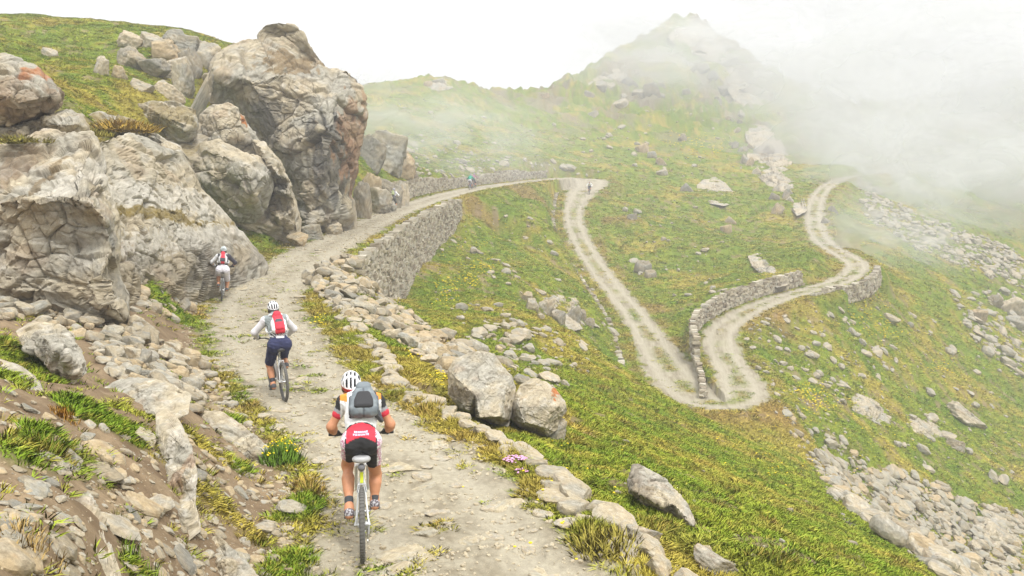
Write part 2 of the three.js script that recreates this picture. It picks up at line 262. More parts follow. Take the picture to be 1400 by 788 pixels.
// ---------------------------------------------------------------- the ground sheet, finer near the viewer
const groundMap = grainTexture(1024, 3, (u, v) => {
  let s = 0.5 + 0.22 * tileNoise(u, v, 24, 1) + 0.16 * tileNoise(u, v, 70, 5) + 0.16 * tileNoise(u, v, 190, 9); const k = tileNoise(u, v, 120, 14); if (k > 0.55) s += 0.25; if (k < -0.6) s -= 0.22;
  s = clamp(205 + 60 * (s - 0.5), 130, 255); return [s, s, s];
});
groundMap.colorSpace = THREE.SRGBColorSpace; groundMap.repeat.set(1 / 2.3, 1 / 2.3);
const groundBump = groundMap.clone(); groundBump.colorSpace = THREE.NoColorSpace;
const groundMat = new THREE.MeshStandardMaterial({ vertexColors: true, map: groundMap, bumpMap: groundBump, bumpScale: 0.03, roughness: 1 });
groundMat.specularIntensity = 0.15;
{
  const nt = NTH, nr = NRR, pos = new Float32Array((nt * nr + 1) * 3), col = new Float32Array((nt * nr + 1) * 3), uv = new Float32Array((nt * nr + 1) * 2), idx = [];
  const wear = new Float32Array(nt * nr + 1);
  const set = (k, x, z) => {
    const h = k < HH.length ? HH[k] : groundSlow(x, z), g = zone(x, z); pos[3 * k] = x; pos[3 * k + 1] = h; pos[3 * k + 2] = z; uv[2 * k] = x; uv[2 * k + 1] = z;
    const n1 = fbm(x * 1.7, 80, z * 1.7, 3), n2 = noise(x * 9, 81, z * 9);
    let c = grassColor(x, z, g.dry, g.rust, g.lush); const m = 1 + 0.28 * n1 + 0.1 * n2; c = [c[0] * m, c[1] * m, c[2] * m];
    const dirt = mix3(C_DIRT, C_DIRT2, clamp(0.5 + 1.2 * n1, 0, 1)); c = mix3(c, dirt, g.dirt);
    if (g.rocky) c = mix3(c, mix3(C_ROCKY, C_DIRT2, clamp(0.4 + n1, 0, 1)), g.rocky * 0.85);
    const gr = mix3(C_GRAVEL, C_GRAVEL2, clamp(0.42 + 1.2 * n1 + 0.45 * n2, 0, 1)); const rq = roadNear(x, z), rut = rq.i >= 0 ? Math.exp(-(((Math.abs(rq.l) / rq.r.w - 0.5) / 0.2) ** 2)) * clamp(0.75 + n1, 0, 1) : 0; c = mix3(c, mix3(gr, C_PACKED, 0.65 * rut), g.gravel);
    col.set(c, 3 * k); wear[k] = g.gravel;
  };
  for (let j = 0; j < nr; j++) for (let i = 0; i < nt; i++) set(j * nt + i, Math.sin(TH[i]) * RR[j], -Math.cos(TH[i]) * RR[j]);
  set(nt * nr, 0, 0);
  for (let j = 0; j < nr - 1; j++) for (let i = 0; i < nt; i++) { const a = j * nt + i, b = j * nt + (i + 1) % nt, c = a + nt, e = b + nt; idx.push(a, b, c, b, e, c); }
  for (let i = 0; i < nt; i++) idx.push(nt * nr, (i + 1) % nt, i);
  const g = new THREE.BufferGeometry(); g.setAttribute('position', new THREE.BufferAttribute(pos, 3)); g.setAttribute('color', new THREE.BufferAttribute(col, 3)); g.setAttribute('uv', new THREE.BufferAttribute(uv, 2)); g.setIndex(idx); g.computeVertexNormals();
  const nrm = g.attributes.normal; let up = 0; for (let i = 0; i < nrm.count; i += 97) up += nrm.getY(i); if (up < 0) { for (let i = 0; i < idx.length; i += 3) { const t = idx[i]; idx[i] = idx[i + 1]; idx[i + 1] = t; } g.setIndex(idx); g.computeVertexNormals(); }
  // the gravel of the road is its own piece of the sheet
  const road = [], land = [], gi = g.index.array; for (let t = 0; t < gi.length; t += 3) { const v = wear[gi[t]] + wear[gi[t + 1]] + wear[gi[t + 2]]; (v > 1.35 ? road : land).push(gi[t], gi[t + 1], gi[t + 2]); }
  const rg = new THREE.BufferGeometry(); for (const k of ['position', 'normal', 'uv', 'color']) rg.setAttribute(k, g.attributes[k]); rg.setIndex(road); g.setIndex(land);
  const rm = new THREE.Mesh(rg, groundMat); tag(rm, 'winding gravel mountain road with worn wheel tracks', 'road', null, 'structure'); addTop(rm, 'gravel_road');
  const m = new THREE.Mesh(g, groundMat); tag(m, 'alpine hillside of rough grass and bare earth', 'hillside', null, 'structure'); addTop(m, 'hillside_ground');
}
console.log('ground done');
// ---------------------------------------------------------------- rock
const rockMap = grainTexture(1024, 5, (u, v) => {
  let s = 0.5 + 0.25 * tileNoise(u, v, 12, 2) + 0.2 * tileNoise(u, v, 40, 6) + 0.18 * tileNoise(u, v, 130, 11) + 0.12 * tileNoise(u, v, 300, 15); const k = tileNoise(u, v, 60, 19); if (Math.abs(k) < 0.05) s -= 0.22; if (k > 0.62) s += 0.2;
  s = clamp(206 + 70 * (s - 0.5), 110, 255); return [s, s, s];
});
rockMap.colorSpace = THREE.SRGBColorSpace; const rockBump = rockMap.clone(); rockBump.colorSpace = THREE.NoColorSpace;
const rockMat = new THREE.MeshStandardMaterial({ vertexColors: true, map: rockMap, bumpMap: rockBump, bumpScale: 0.03, roughness: 0.95 }); rockMat.specularIntensity = 0.2;
const pebbleMat = new THREE.MeshStandardMaterial({ vertexColors: true, roughness: 0.95 }); pebbleMat.specularIntensity = 0.2; pebbleMat.color.setRGB(0.62, 0.62, 0.62);
const stoneMat = new THREE.MeshStandardMaterial({ vertexColors: true, map: rockMap, bumpMap: rockBump, bumpScale: 0.006, roughness: 0.95 }); stoneMat.specularIntensity = 0.2;
const R_TAN = rgb(206, 192, 164), R_GREY = rgb(190, 184, 168), R_PALE = rgb(222, 215, 200), R_RUST = rgb(176, 128, 84), R_BLUE = rgb(122, 124, 122), R_DARK = rgb(62, 54, 48), R_BROWN = rgb(120, 104, 84), R_MOSS = rgb(142, 122, 58), R_LICHEN = rgb(196, 116, 50), R_EARTH = rgb(138, 112, 82);
// colour of the stone itself: bands, mottling, pale lichen, iron stain
function rockColor(x, y, z, k, o) {
  const n1 = fbm(x * k * 0.6 + o, y * k * 0.9, z * k * 0.6, 4), n2 = fbm(x * k * 2.4, y * k * 3.4 + o, z * k * 2.4, 3), n3 = noise(x * k * 7, y * k * 7, z * k * 7 + o);
  let c = mix3(R_TAN, R_GREY, sst(-0.2, 0.35, n1)); c = mix3(c, R_PALE, 0.5 * sst(0.16, 0.42, n2)); c = mix3(c, R_BROWN, 0.32 * sst(0.2, 0.5, -n2)); c = mix3(c, R_RUST, 0.16 * sst(0.28, 0.5, fbm(x * k * 0.9 - 7, y * k * 0.9 + o, z * k * 0.9, 3)));
  const m = 1 + 0.12 * n3; return [c[0] * m, c[1] * m, c[2] * m];
}
// relief of bare rock: jointed blocks in two sizes, tilted bedding, fine roughness
function rockRelief(x, y, z, size, o, bed, amp) {
  const wx = x + 0.12 * size * noise(x / size * 0.8 + o, y / size * 0.8, z / size * 0.8), wy = y + 0.12 * size * noise(x / size * 0.8, y / size * 0.8 + o, z / size * 0.8 + 4), wz = z;
  const a = facet(wx / size, wy / size * 1.15, wz / size, 11 + o), b = facet(wx / size * 2.9, wy / size * 3.4, wz / size * 2.9, 31 + o);
  const t = (x * bed[0] + y * bed[1] + z * bed[2]) / (size * 0.16) + 0.4 * fbm(x / size * 1.2, y / size * 1.2, z / size * 1.2 + o, 3), fr = t - Math.floor(t), lay = h3(Math.floor(t), o, 3, 5);
  const strat = (fr < 0.85 ? fr / 0.85 : (1 - fr) / 0.15) * (0.3 + lay);
  const c3 = facet(wx / size * 7.5, wy / size * 9, wz / size * 7.5, 51 + o), on = sst(-0.15, 0.25, noise(x / size * 0.7 + 3, y / size * 0.7, z / size * 0.7 - o));
  return size * (amp * (0.24 * a[0] - 0.06 * a[1] ** 2 + 0.11 * b[0] - 0.035 * b[1] ** 2 + 0.02 * strat * on) + 0.035 * c3[0] - 0.009 * c3[1] + 0.02 * fbm(x / size * 5, y / size * 5, z / size * 5, 4));
}
function rockUV(g, per) { const p = g.attributes.position, uv = new Float32Array(p.count * 2); for (let i = 0; i < p.count; i++) { uv[2 * i] = (p.getX(i) + 0.8 * p.getZ(i)) / per; uv[2 * i + 1] = (p.getY(i) + 0.45 * p.getZ(i) - 0.2 * p.getX(i)) / per; } g.setAttribute('uv', new THREE.BufferAttribute(uv, 2)); }
// flat facets between given points: Delaunay triangles, heights linear on each
function facets(pts) {
  const P0 = pts.map((p) => [p[0] + 1e-3 * p[1], p[1] - 0.7e-3 * p[0], p[2]]), n = P0.length, all = [...P0, [-1e4, -1e4, 0], [1e4, -1e4, 0], [0, 1.5e4, 0]]; let T = [[n, n + 1, n + 2]];
  const inC = (t, p) => { const [a, b, c] = t.map((i) => all[i]), ax = a[0] - p[0], ay = a[1] - p[1], bx = b[0] - p[0], by = b[1] - p[1], cx = c[0] - p[0], cy = c[1] - p[1]; const det = (ax * ax + ay * ay) * (bx * cy - cx * by) - (bx * bx + by * by) * (ax * cy - cx * ay) + (cx * cx + cy * cy) * (ax * by - bx * ay), o = (b[0] - a[0]) * (c[1] - a[1]) - (b[1] - a[1]) * (c[0] - a[0]); return o > 0 ? det > 0 : det < 0; };
  for (let i = 0; i < n; i++) { const bad = T.filter((t) => inC(t, all[i])), E = new Map(); for (const t of bad) for (let k = 0; k < 3; k++) { const a = t[k], b = t[(k + 1) % 3], key = Math.min(a, b) + '_' + Math.max(a, b); E.set(key, E.has(key) ? null : [a, b]); } T = T.filter((t) => !bad.includes(t)); for (const e of E.values()) if (e) T.push([e[0], e[1], i]); }
  const tri = T.filter((t) => t.every((i) => i < n)).map((t) => t.map((i) => P0[i]));
  return (x, y) => { for (const [a, b, c] of tri) { const d = (b[1] - c[1]) * (a[0] - c[0]) + (c[0] - b[0]) * (a[1] - c[1]), u = ((b[1] - c[1]) * (x - c[0]) + (c[0] - b[0]) * (y - c[1])) / d, v = ((c[1] - a[1]) * (x - c[0]) + (a[0] - c[0]) * (y - c[1])) / d; if (u >= -1e-6 && v >= -1e-6 && u + v <= 1 + 1e-6) return u * a[2] + v * b[2] + (1 - u - v) * c[2]; } return null; };
}
// a crag: its outline stands where the photo shows it, with a front relief given by distances and a full back
function crag(name, label, category, o) {
  const { outline, d0, relief, thick, size, NT = 260, NS = 150, seed = 1, bed = [0.35, 0.85, -0.3], stains = [], amp = 1, round = 0.32, sharp = 0.88 } = o;
  const cx = o.center?.[0] ?? outline.reduce((s, p) => s + p[0], 0) / outline.length, cy = o.center?.[1] ?? outline.reduce((s, p) => s + p[1], 0) / outline.length;
  // outline as distance over angle
  const rad = new Float32Array(NT);
  for (let i = 0; i < NT; i++) {
    const a = i / NT * 2 * Math.PI, dx = Math.cos(a), dy = Math.sin(a); let best = 0;
    for (let k = 0; k < outline.length; k++) { const p = outline[k], q = outline[(k + 1) % outline.length], ex = q[0] - p[0], ey = q[1] - p[1], den = dx * ey - dy * ex; if (Math.abs(den) < 1e-9) continue; const t = ((p[0] - cx) * ey - (p[1] - cy) * ex) / den, u = ((p[0] - cx) * dy - (p[1] - cy) * dx) / den; if (t > 0 && u >= -1e-6 && u <= 1 + 1e-6 && t > best) best = t; }
    rad[i] = best;
  }
  let shift = 0; const rim0 = o.rim ?? ((px, py) => d0), rim = (px, py) => rim0(px, py) + shift;
  if (o.ground) { const q = hitGround(o.ground[0], o.ground[1]); if (q) shift = q[3] + (o.ground[2] ?? 0) - rim0(o.ground[0], o.ground[1]); }
  const pts = relief.map((r) => [r[0] - cx, r[1] - cy, o.rel ? r[2] : r[2] - rim0(r[0], r[1])]); for (let i = 0; i < NT; i += Math.max(1, Math.round(NT / 56))) { const a = i / NT * 2 * Math.PI; pts.push([Math.cos(a) * rad[i], Math.sin(a) * rad[i], 0]); }
  const tpS = thinPlate(pts, 1e-4), tpF = facets(pts), tp = (a, b) => { const s = tpS(a, b), f = tpF(a, b); return f === null ? 0 : lerp(s, f, sharp); };
  const rows = [], BK = 26; for (let j = 0; j <= NS; j++) rows.push([1 - (1 - j / NS) ** 1 , 0]); for (let j = 1; j <= BK; j++) rows.push([1 - j / BK, 1]);
  const nr = rows.length, pos = new Float32Array((nr * NT) * 3), idx = [];
  rows.forEach(([s, back], j) => {
    for (let i = 0; i < NT; i++) {
      const a = i / NT * 2 * Math.PI, e = Math.max(s, 0.004), px = cx + Math.cos(a) * rad[i] * e, py = cy + Math.sin(a) * rad[i] * e;
      let d; const r0 = rim(px, py);
      if (!back) { const edge = Math.sqrt(Math.max(0, 1 - s ** 14)); d = r0 + (tp(px - cx, py - cy)) * lerp(1, edge, round) - 0.06 * size * edge * round; }
      else d = r0 + thick * Math.sqrt(Math.max(0, 1 - s * s));
      const p = P(px, py, d), k = (j * NT + i) * 3; pos[k] = p[0]; pos[k + 1] = p[1]; pos[k + 2] = p[2];
    }
  });
  for (let j = 0; j < nr - 1; j++) for (let i = 0; i < NT; i++) { const a = j * NT + i, b = j * NT + (i + 1) % NT, c = a + NT, e = b + NT; idx.push(a, c, b, b, c, e); }
  const g = new THREE.BufferGeometry(); g.setAttribute('position', new THREE.BufferAttribute(pos, 3)); g.setIndex(idx); g.computeVertexNormals();
  const nv = g.attributes.normal, cp = P(cx, cy, d0 + thick * 0.3); let out = 0; for (let i = 0; i < nv.count; i += 53) out += nv.getX(i) * (pos[3 * i] - cp[0]) + nv.getY(i) * (pos[3 * i + 1] - cp[1]) + nv.getZ(i) * (pos[3 * i + 2] - cp[2]);
  const sg = out < 0 ? -1 : 1;
  const col = new Float32Array(nr * NT * 3), st = stains.map((q) => ({ ...q, p: P(q.at[0], q.at[1], q.at[2] + shift), rx: q.r[0] * q.at[2] / FPX, ry: q.r[1] * q.at[2] / FPX }));
  const N = new Float32Array(nv.array);
  for (let i = 0; i < nr * NT; i++) {
    const x = pos[3 * i], y = pos[3 * i + 1], z = pos[3 * i + 2], row = Math.floor(i / NT), s = rows[row][0], damp = row <= NS ? 1 - 0.55 * sst(0.9, 1, s) : 0.5;
    const dsp = damp * rockRelief(x, y, z, size, seed, bed, amp);
    pos[3 * i] += sg * N[3 * i] * dsp; pos[3 * i + 1] += sg * N[3 * i + 1] * dsp; pos[3 * i + 2] += sg * N[3 * i + 2] * dsp;
    let c = rockColor(x, y, z, 1.1 / size, seed);
    for (const q of st) { const u = (x - q.p[0]) / q.rx, v = (y - q.p[1]) / q.ry, w = 1 - Math.hypot(u, v) + 0.75 * fbm(x * q.f, y * q.f * (q.fy ?? 1), z * q.f + 9, 4); const t = sst(0.0, q.soft ?? 0.3, w); if (t > 0) c = mix3(c, q.c, t * (q.k ?? 1) * (0.8 + 0.2 * noise(x * 9, y * 9, z * 9))); }
    col.set(c, 3 * i);
  }
  if (sg < 0) for (let i = 0; i < idx.length; i += 3) { const t = idx[i]; idx[i] = idx[i + 1]; idx[i + 1] = t; }
  g.setIndex(idx); g.setAttribute('color', new THREE.BufferAttribute(col, 3)); rockUV(g, 2.2); g.computeVertexNormals();
  const m = new THREE.Mesh(g, size < 0.9 ? stoneMat : rockMat); tag(m, label, category, o.group); return addTop(m, name);
}
crag('cliff', 'tall weathered cliff with a flat cap rock and a dark water streak', 'cliff', {
  outline: [[352, 44], [362, 33], [380, 31], [402, 34], [416, 46], [424, 64], [436, 80], [452, 92], [474, 95], [490, 106], [497, 124], [503, 150], [502, 178], [494, 204], [488, 232], [481, 262], [484, 300], [466, 318], [440, 328], [412, 326], [396, 318], [385, 290], [365, 250], [335, 222], [310, 205], [296, 180], [284, 150], [278, 116], [281, 92], [292, 74], [312, 60], [338, 53], [354, 52]],
  center: [405, 165], d0: 49, thick: 9, size: 2.6, seed: 2, NT: 380, NS: 230, 
  relief: [[385, 50, 49.5], [420, 75, 49.5], [360, 70, 48], [390, 100, 47], [310, 82, 47.4], [300, 100, 46.4], [340, 110, 46], [300, 130, 48.2], [330, 150, 47.6], [360, 140, 46.4], [345, 185, 48.2], [380, 190, 46.6], [430, 130, 46.2], [460, 130, 46.6], [450, 175, 44.8], [445, 215, 44.6], [440, 250, 45], [425, 280, 45.4], [410, 240, 46], [475, 160, 47], [485, 200, 48.4], [470, 250, 47], [460, 295, 46.4], [420, 310, 45]],
  stains: [{ at: [446, 215, 44.8], r: [26, 72], c: rgb(92, 92, 90), f: 1.2, fy: 0.35, k: 0.9 }, { at: [392, 84, 47.5], r: [42, 18], c: rgb(150, 122, 76), f: 1.2, k: 0.85 }, { at: [488, 205, 48.5], r: [14, 80], c: R_RUST, f: 1.1, fy: 0.5, k: 0.7 }, { at: [365, 165, 46.8], r: [30, 44], c: rgb(104, 102, 98), f: 0.9, k: 0.7 }],
});
crag('broken_cliff', 'broken rock face rising behind the big tan boulder', 'cliff', {
  outline: [[150, 205], [190, 186], [235, 178], [262, 172], [290, 150], [330, 160], [365, 205], [398, 255], [412, 300], [412, 345], [370, 350], [330, 342], [300, 335], [250, 290], [200, 250]], center: [310, 250], d0: 42.5, thick: 4, size: 1.8, seed: 31, NT: 220, NS: 110, rim: (px, py) => 40 + (px - 250) * 0.02 - (py - 250) * 0.012,
  relief: [[240, 210, 39], [300, 230, 40], [340, 300, 39.6], [380, 310, 40.6], [350, 240, 41.2]], stains: [{ at: [240, 205, 39], r: [30, 14], c: R_MOSS, f: 1.2, k: 0.6 }],
});
crag('rock_block', 'upright angular block crowning the pale boulders below the cliff', 'boulder', {
  outline: [[288, 143], [312, 141], [326, 150], [336, 166], [341, 186], [352, 214], [330, 226], [300, 214], [266, 210], [266, 180], [272, 156]], d0: 41.5, thick: 4, size: 1.5, seed: 5, NT: 170, NS: 90,
  relief: [[298, 160, 40.6], [305, 190, 40.4], [325, 185, 40.9], [285, 195, 40.8]], stains: [{ at: [326, 158, 40.6], r: [5, 14], c: R_LICHEN, f: 3 }],
});
crag('boulder', 'huge smooth tan boulder with an overhanging underside at the foot of the cliff', 'boulder', {
  outline: [[272, 196], [300, 188], [332, 205], [356, 215], [371, 232], [374, 258], [367, 288], [348, 304], [322, 314], [298, 302], [282, 280], [266, 256], [258, 228]], d0: 39.8, thick: 4, size: 2.6, seed: 8, NT: 220, NS: 120, amp: 0.7,
  relief: [[300, 210, 38.6], [335, 225, 37.6], [360, 240, 37.8], [345, 265, 37.4], [320, 295, 38.8], [285, 250, 38.6], [310, 270, 38.6]], stains: [],
});
crag('rock_pillar', 'narrow tan rock pillar with a dark hollow beside the big boulder', 'boulder', {
  outline: [[342, 190], [362, 194], [385, 222], [398, 250], [404, 285], [407, 318], [398, 322], [388, 318], [378, 312], [366, 300], [372, 275], [370, 245], [352, 215]], center: [382, 262], d0: 41, thick: 4, size: 1.6, seed: 12, NT: 170, NS: 90,
  relief: [[365, 215, 39.4], [380, 240, 38.8], [395, 265, 39], [377, 270, 40.8], [382, 300, 39.2], [396, 300, 40.4]], stains: [],
});
crag('rock_slab', 'broad leaning rock slab with white lichen flecks above the white shorts rider', 'rock slab', {
  outline: [[112, 214], [140, 192], [178, 182], [202, 190], [226, 204], [246, 206], [263, 232], [276, 258], [300, 280], [322, 306], [346, 336], [368, 362], [356, 392], [300, 415], [250, 424], [200, 424], [150, 424], [112, 400], [100, 300]], center: [215, 310], d0: 28, thick: 5, size: 2.6, seed: 15, NT: 300, NS: 170, amp: 0.5, round: 0.3,
  rel: true, rim: (px, py) => 23.2 - (py - 300) * 0.02 + (px - 180) * 0.055,
  relief: [[150, 215, -0.2], [180, 200, -0.5], [210, 222, -0.9], [250, 250, -0.8], [160, 300, -0.7], [190, 300, -1.2], [240, 320, -1.3], [290, 320, -0.8], [330, 352, -0.3], [200, 370, -1.0], [260, 380, -0.7], [150, 360, -0.6], [300, 375, -0.6], [130, 260, -0.2], [265, 362, -1.5], [238, 392, -1.5], [280, 385, -1.1]],
  stains: [{ at: [245, 275, 26.4], r: [14, 26], c: R_PALE, f: 4, k: 0.9 }, { at: [258, 290, 26.4], r: [4, 26], c: R_MOSS, f: 3 }, { at: [240, 360, 24.6], r: [110, 40], c: R_BROWN, f: 0.9, k: 0.4 }, { at: [215, 330, 25], r: [50, 22], c: R_PALE, f: 6, k: 0.8, soft: 0.1 }],
});
crag('crag', 'overhanging crag with pale upper faces above the roadside rubble', 'crag', {
  outline: [[-70, 215], [-20, 200], [30, 190], [60, 178], [95, 183], [126, 180], [140, 212], [150, 250], [166, 290], [170, 330], [168, 370], [180, 408], [180, 450], [130, 462], [80, 460], [20, 456], [-60, 456], [-110, 400], [-110, 300]], center: [55, 310], d0: 18.6, thick: 5, size: 1.9, seed: 19, NT: 320, NS: 200, amp: 0.75, round: 0.4,
  rim: (px, py) => 18.9 - (py - 180) * 0.0052,
  relief: [[90, 195, 18.7], [40, 210, 18.4], [110, 230, 17.5], [50, 240, 17.4], [20, 270, 16.3], [55, 275, 16.1], [85, 270, 16.2], [120, 276, 15.9], [60, 294, 16.5], [20, 292, 16.55], [110, 300, 16.4], [40, 340, 16.6], [85, 345, 16.65], [120, 335, 16.6], [145, 300, 16.5], [155, 340, 16.7], [60, 400, 16.6], [100, 400, 16.4], [140, 380, 16.1], [150, 420, 16], [20, 400, 16.5], [165, 425, 16.5], [-60, 300, 17.2], [-60, 380, 17]],
  stains: [{ at: [100, 245, 17.2], r: [26, 40], c: R_PALE, f: 2, k: 0.8 }, { at: [20, 225, 18], r: [32, 34], c: R_EARTH, f: 1.4, k: 0.7 }, { at: [65, 235, 17.4], r: [8, 34], c: rgb(128, 104, 62), f: 2, k: 0.8 }, { at: [130, 400, 16.2], r: [14, 60], c: R_BLUE, f: 1.2, fy: 0.4, k: 0.5 }],
});
crag('boulder', 'rounded brown boulder with orange lichen perched above the overhanging crag', 'boulder', {
  outline: [[-60, 92], [-20, 74], [6, 73], [28, 80], [52, 96], [70, 110], [85, 128], [82, 144], [62, 156], [32, 172], [0, 184], [-60, 190], [-90, 150]], d0: 21.6, thick: 3.5, size: 1.5, seed: 23, NT: 220, NS: 120, amp: 0.8, bed: [0.15, 0.95, -0.2],
  relief: [[10, 95, 20.8], [45, 115, 20.4], [70, 132, 20.6], [30, 140, 19.9], [40, 155, 20.9], [0, 130, 19.8], [10, 170, 20.9]], stains: [{ at: [40, 98, 20.6], r: [24, 7], c: R_LICHEN, f: 2.4, k: 0.8 }, { at: [15, 140, 20], r: [60, 40], c: rgb(150, 118, 80), f: 1, k: 0.55 }, { at: [35, 160, 20.6], r: [50, 10], c: R_BROWN, f: 1, k: 0.7 }],
});
crag('rock_ledge', 'low pale rock ledge under the lichen covered perched boulder', 'rock ledge', {
  outline: [[-40, 182], [20, 172], [60, 160], [95, 148], [115, 158], [122, 178], [100, 192], [50, 196], [0, 204], [-40, 206]], d0: 21, thick: 3, size: 1, seed: 26, NT: 160, NS: 70, relief: [[30, 185, 20.3], [80, 172, 20.3], [105, 170, 20.4]], stains: [],
});
crag('rock_ledge', 'mossy broken ledge capped with ochre grass behind the leaning slab', 'rock ledge', {
  outline: [[108, 168], [130, 156], [165, 158], [200, 172], [225, 190], [246, 200], [264, 225], [255, 240], [220, 222], [180, 205], [140, 205], [112, 196]], center: [180, 185], d0: 30.5, thick: 3.5, size: 1.1, seed: 28, NT: 180, NS: 80, relief: [[140, 175, 29.2], [180, 185, 29], [225, 205, 29.6]], stains: [{ at: [165, 168, 29.4], r: [55, 14], c: R_MOSS, f: 1.6, k: 0.9 }],
});
crag('rock_ledge', 'brown grassy rock step under the leaning stone flake', 'rock ledge', {
  outline: [[174, 146], [205, 138], [240, 140], [268, 150], [272, 175], [262, 200], [235, 196], [205, 175], [180, 160]], d0: 40, thick: 3, size: 1.3, seed: 29, NT: 160, NS: 70, relief: [[215, 155, 39], [250, 170, 39]], stains: [{ at: [225, 155, 39], r: [50, 22], c: R_MOSS, f: 1.2, k: 0.7 }],
});
// outcrops lying on the hillside: depth from the ground they break out of
function outcrop(name, label, group, outline, o) {
  const q = outline.map(([a, b]) => [a, b, hitGround(a, b)?.[3]]).filter((p) => p[2]); let sx = 0, sy = 0, sd = 0; for (const p of q) { sx += p[0]; sy += p[1]; sd += p[2]; } const n = q.length, mx = sx / n, my = sy / n, md = sd / n; let xx = 0.01, xy = 0, yy = 0.01, xd = 0, yd = 0; for (const p of q) { const a = p[0] - mx, b = p[1] - my, d = p[2] - md; xx += a * a; xy += a * b; yy += b * b; xd += a * d; yd += b * d; } const det = xx * yy - xy * xy, A = (xd * yy - yd * xy) / det, B = (yd * xx - xd * xy) / det, r = rngOf(o.seed * 7), rim = (px, py) => md + A * (px - mx) + B * (py - my) + 0.05;
  const rel = []; for (let i = 0; i < (o.n ?? 9); i++) { const a = outline[Math.floor(r() * outline.length)], t = 0.15 + 0.65 * r(); rel.push([lerp(mx, a[0], t), lerp(my, a[1], t), -o.bulge * (0.35 + 0.65 * r()) * (1.1 - t)]); }
  return crag(name, label, o.category ?? 'outcrop', { outline, center: [mx, my], d0: md, rim, rel: true, relief: rel, thick: o.bulge * 2.5, size: o.size, seed: o.seed, NT: o.NT ?? 130, NS: o.NS ?? 56, amp: o.amp ?? 0.8, round: 0.2, stains: [], group });
}
outcrop('rock_rib', 'upper rock step of the rib on the right flank of the peak', null, [[985, 92], [1000, 88], [1016, 108], [1032, 128], [1046, 148], [1040, 166], [1020, 160], [1004, 138], [990, 116]], { bulge: 7, size: 3.4, seed: 61 });
outcrop('rock_rib', 'middle rock step of the rib on the right flank of the peak', null, [[1018, 172], [1040, 168], [1058, 180], [1072, 200], [1084, 222], [1074, 238], [1052, 230], [1034, 210], [1020, 192]], { bulge: 6, size: 2.8, seed: 62 });
outcrop('rock_rib', 'lowest and broadest rock step of the rib above the upper bend', null, [[1020, 208], [1044, 212], [1064, 232], [1084, 244], [1098, 262], [1104, 290], [1090, 296], [1070, 272], [1046, 252], [1026, 230]], { bulge: 5, size: 2.4, seed: 63 });
outcrop('outcrop', 'craggy outcrop on the left shoulder of the peak', null, [[798, 118], [815, 106], [836, 96], [852, 92], [858, 104], [840, 118], [820, 126], [802, 128]], { bulge: 3, size: 2.6, seed: 64 });
outcrop('outcrop', 'jagged rocks at the very top of the peak', null, [[912, 50], [930, 34], [950, 28], [970, 36], [984, 56], [1000, 80], [982, 92], [955, 76], [930, 70]], { bulge: 5, size: 3.6, seed: 65 });
outcrop('outcrop', 'small rocky bank at the upper end of the wall above the lower road', null, [[1022, 350], [1036, 346], [1052, 360], [1072, 378], [1078, 390], [1062, 394], [1044, 378], [1028, 364]], { bulge: 2.2, size: 1.1, seed: 66 });
outcrop('outcrop', 'rocky knob on the skyline of the left ridge', null, [[584, 116], [598, 108], [612, 110], [620, 120], [604, 126], [588, 124]], { bulge: 2.5, size: 1.8, seed: 67 });
console.log('crags done');
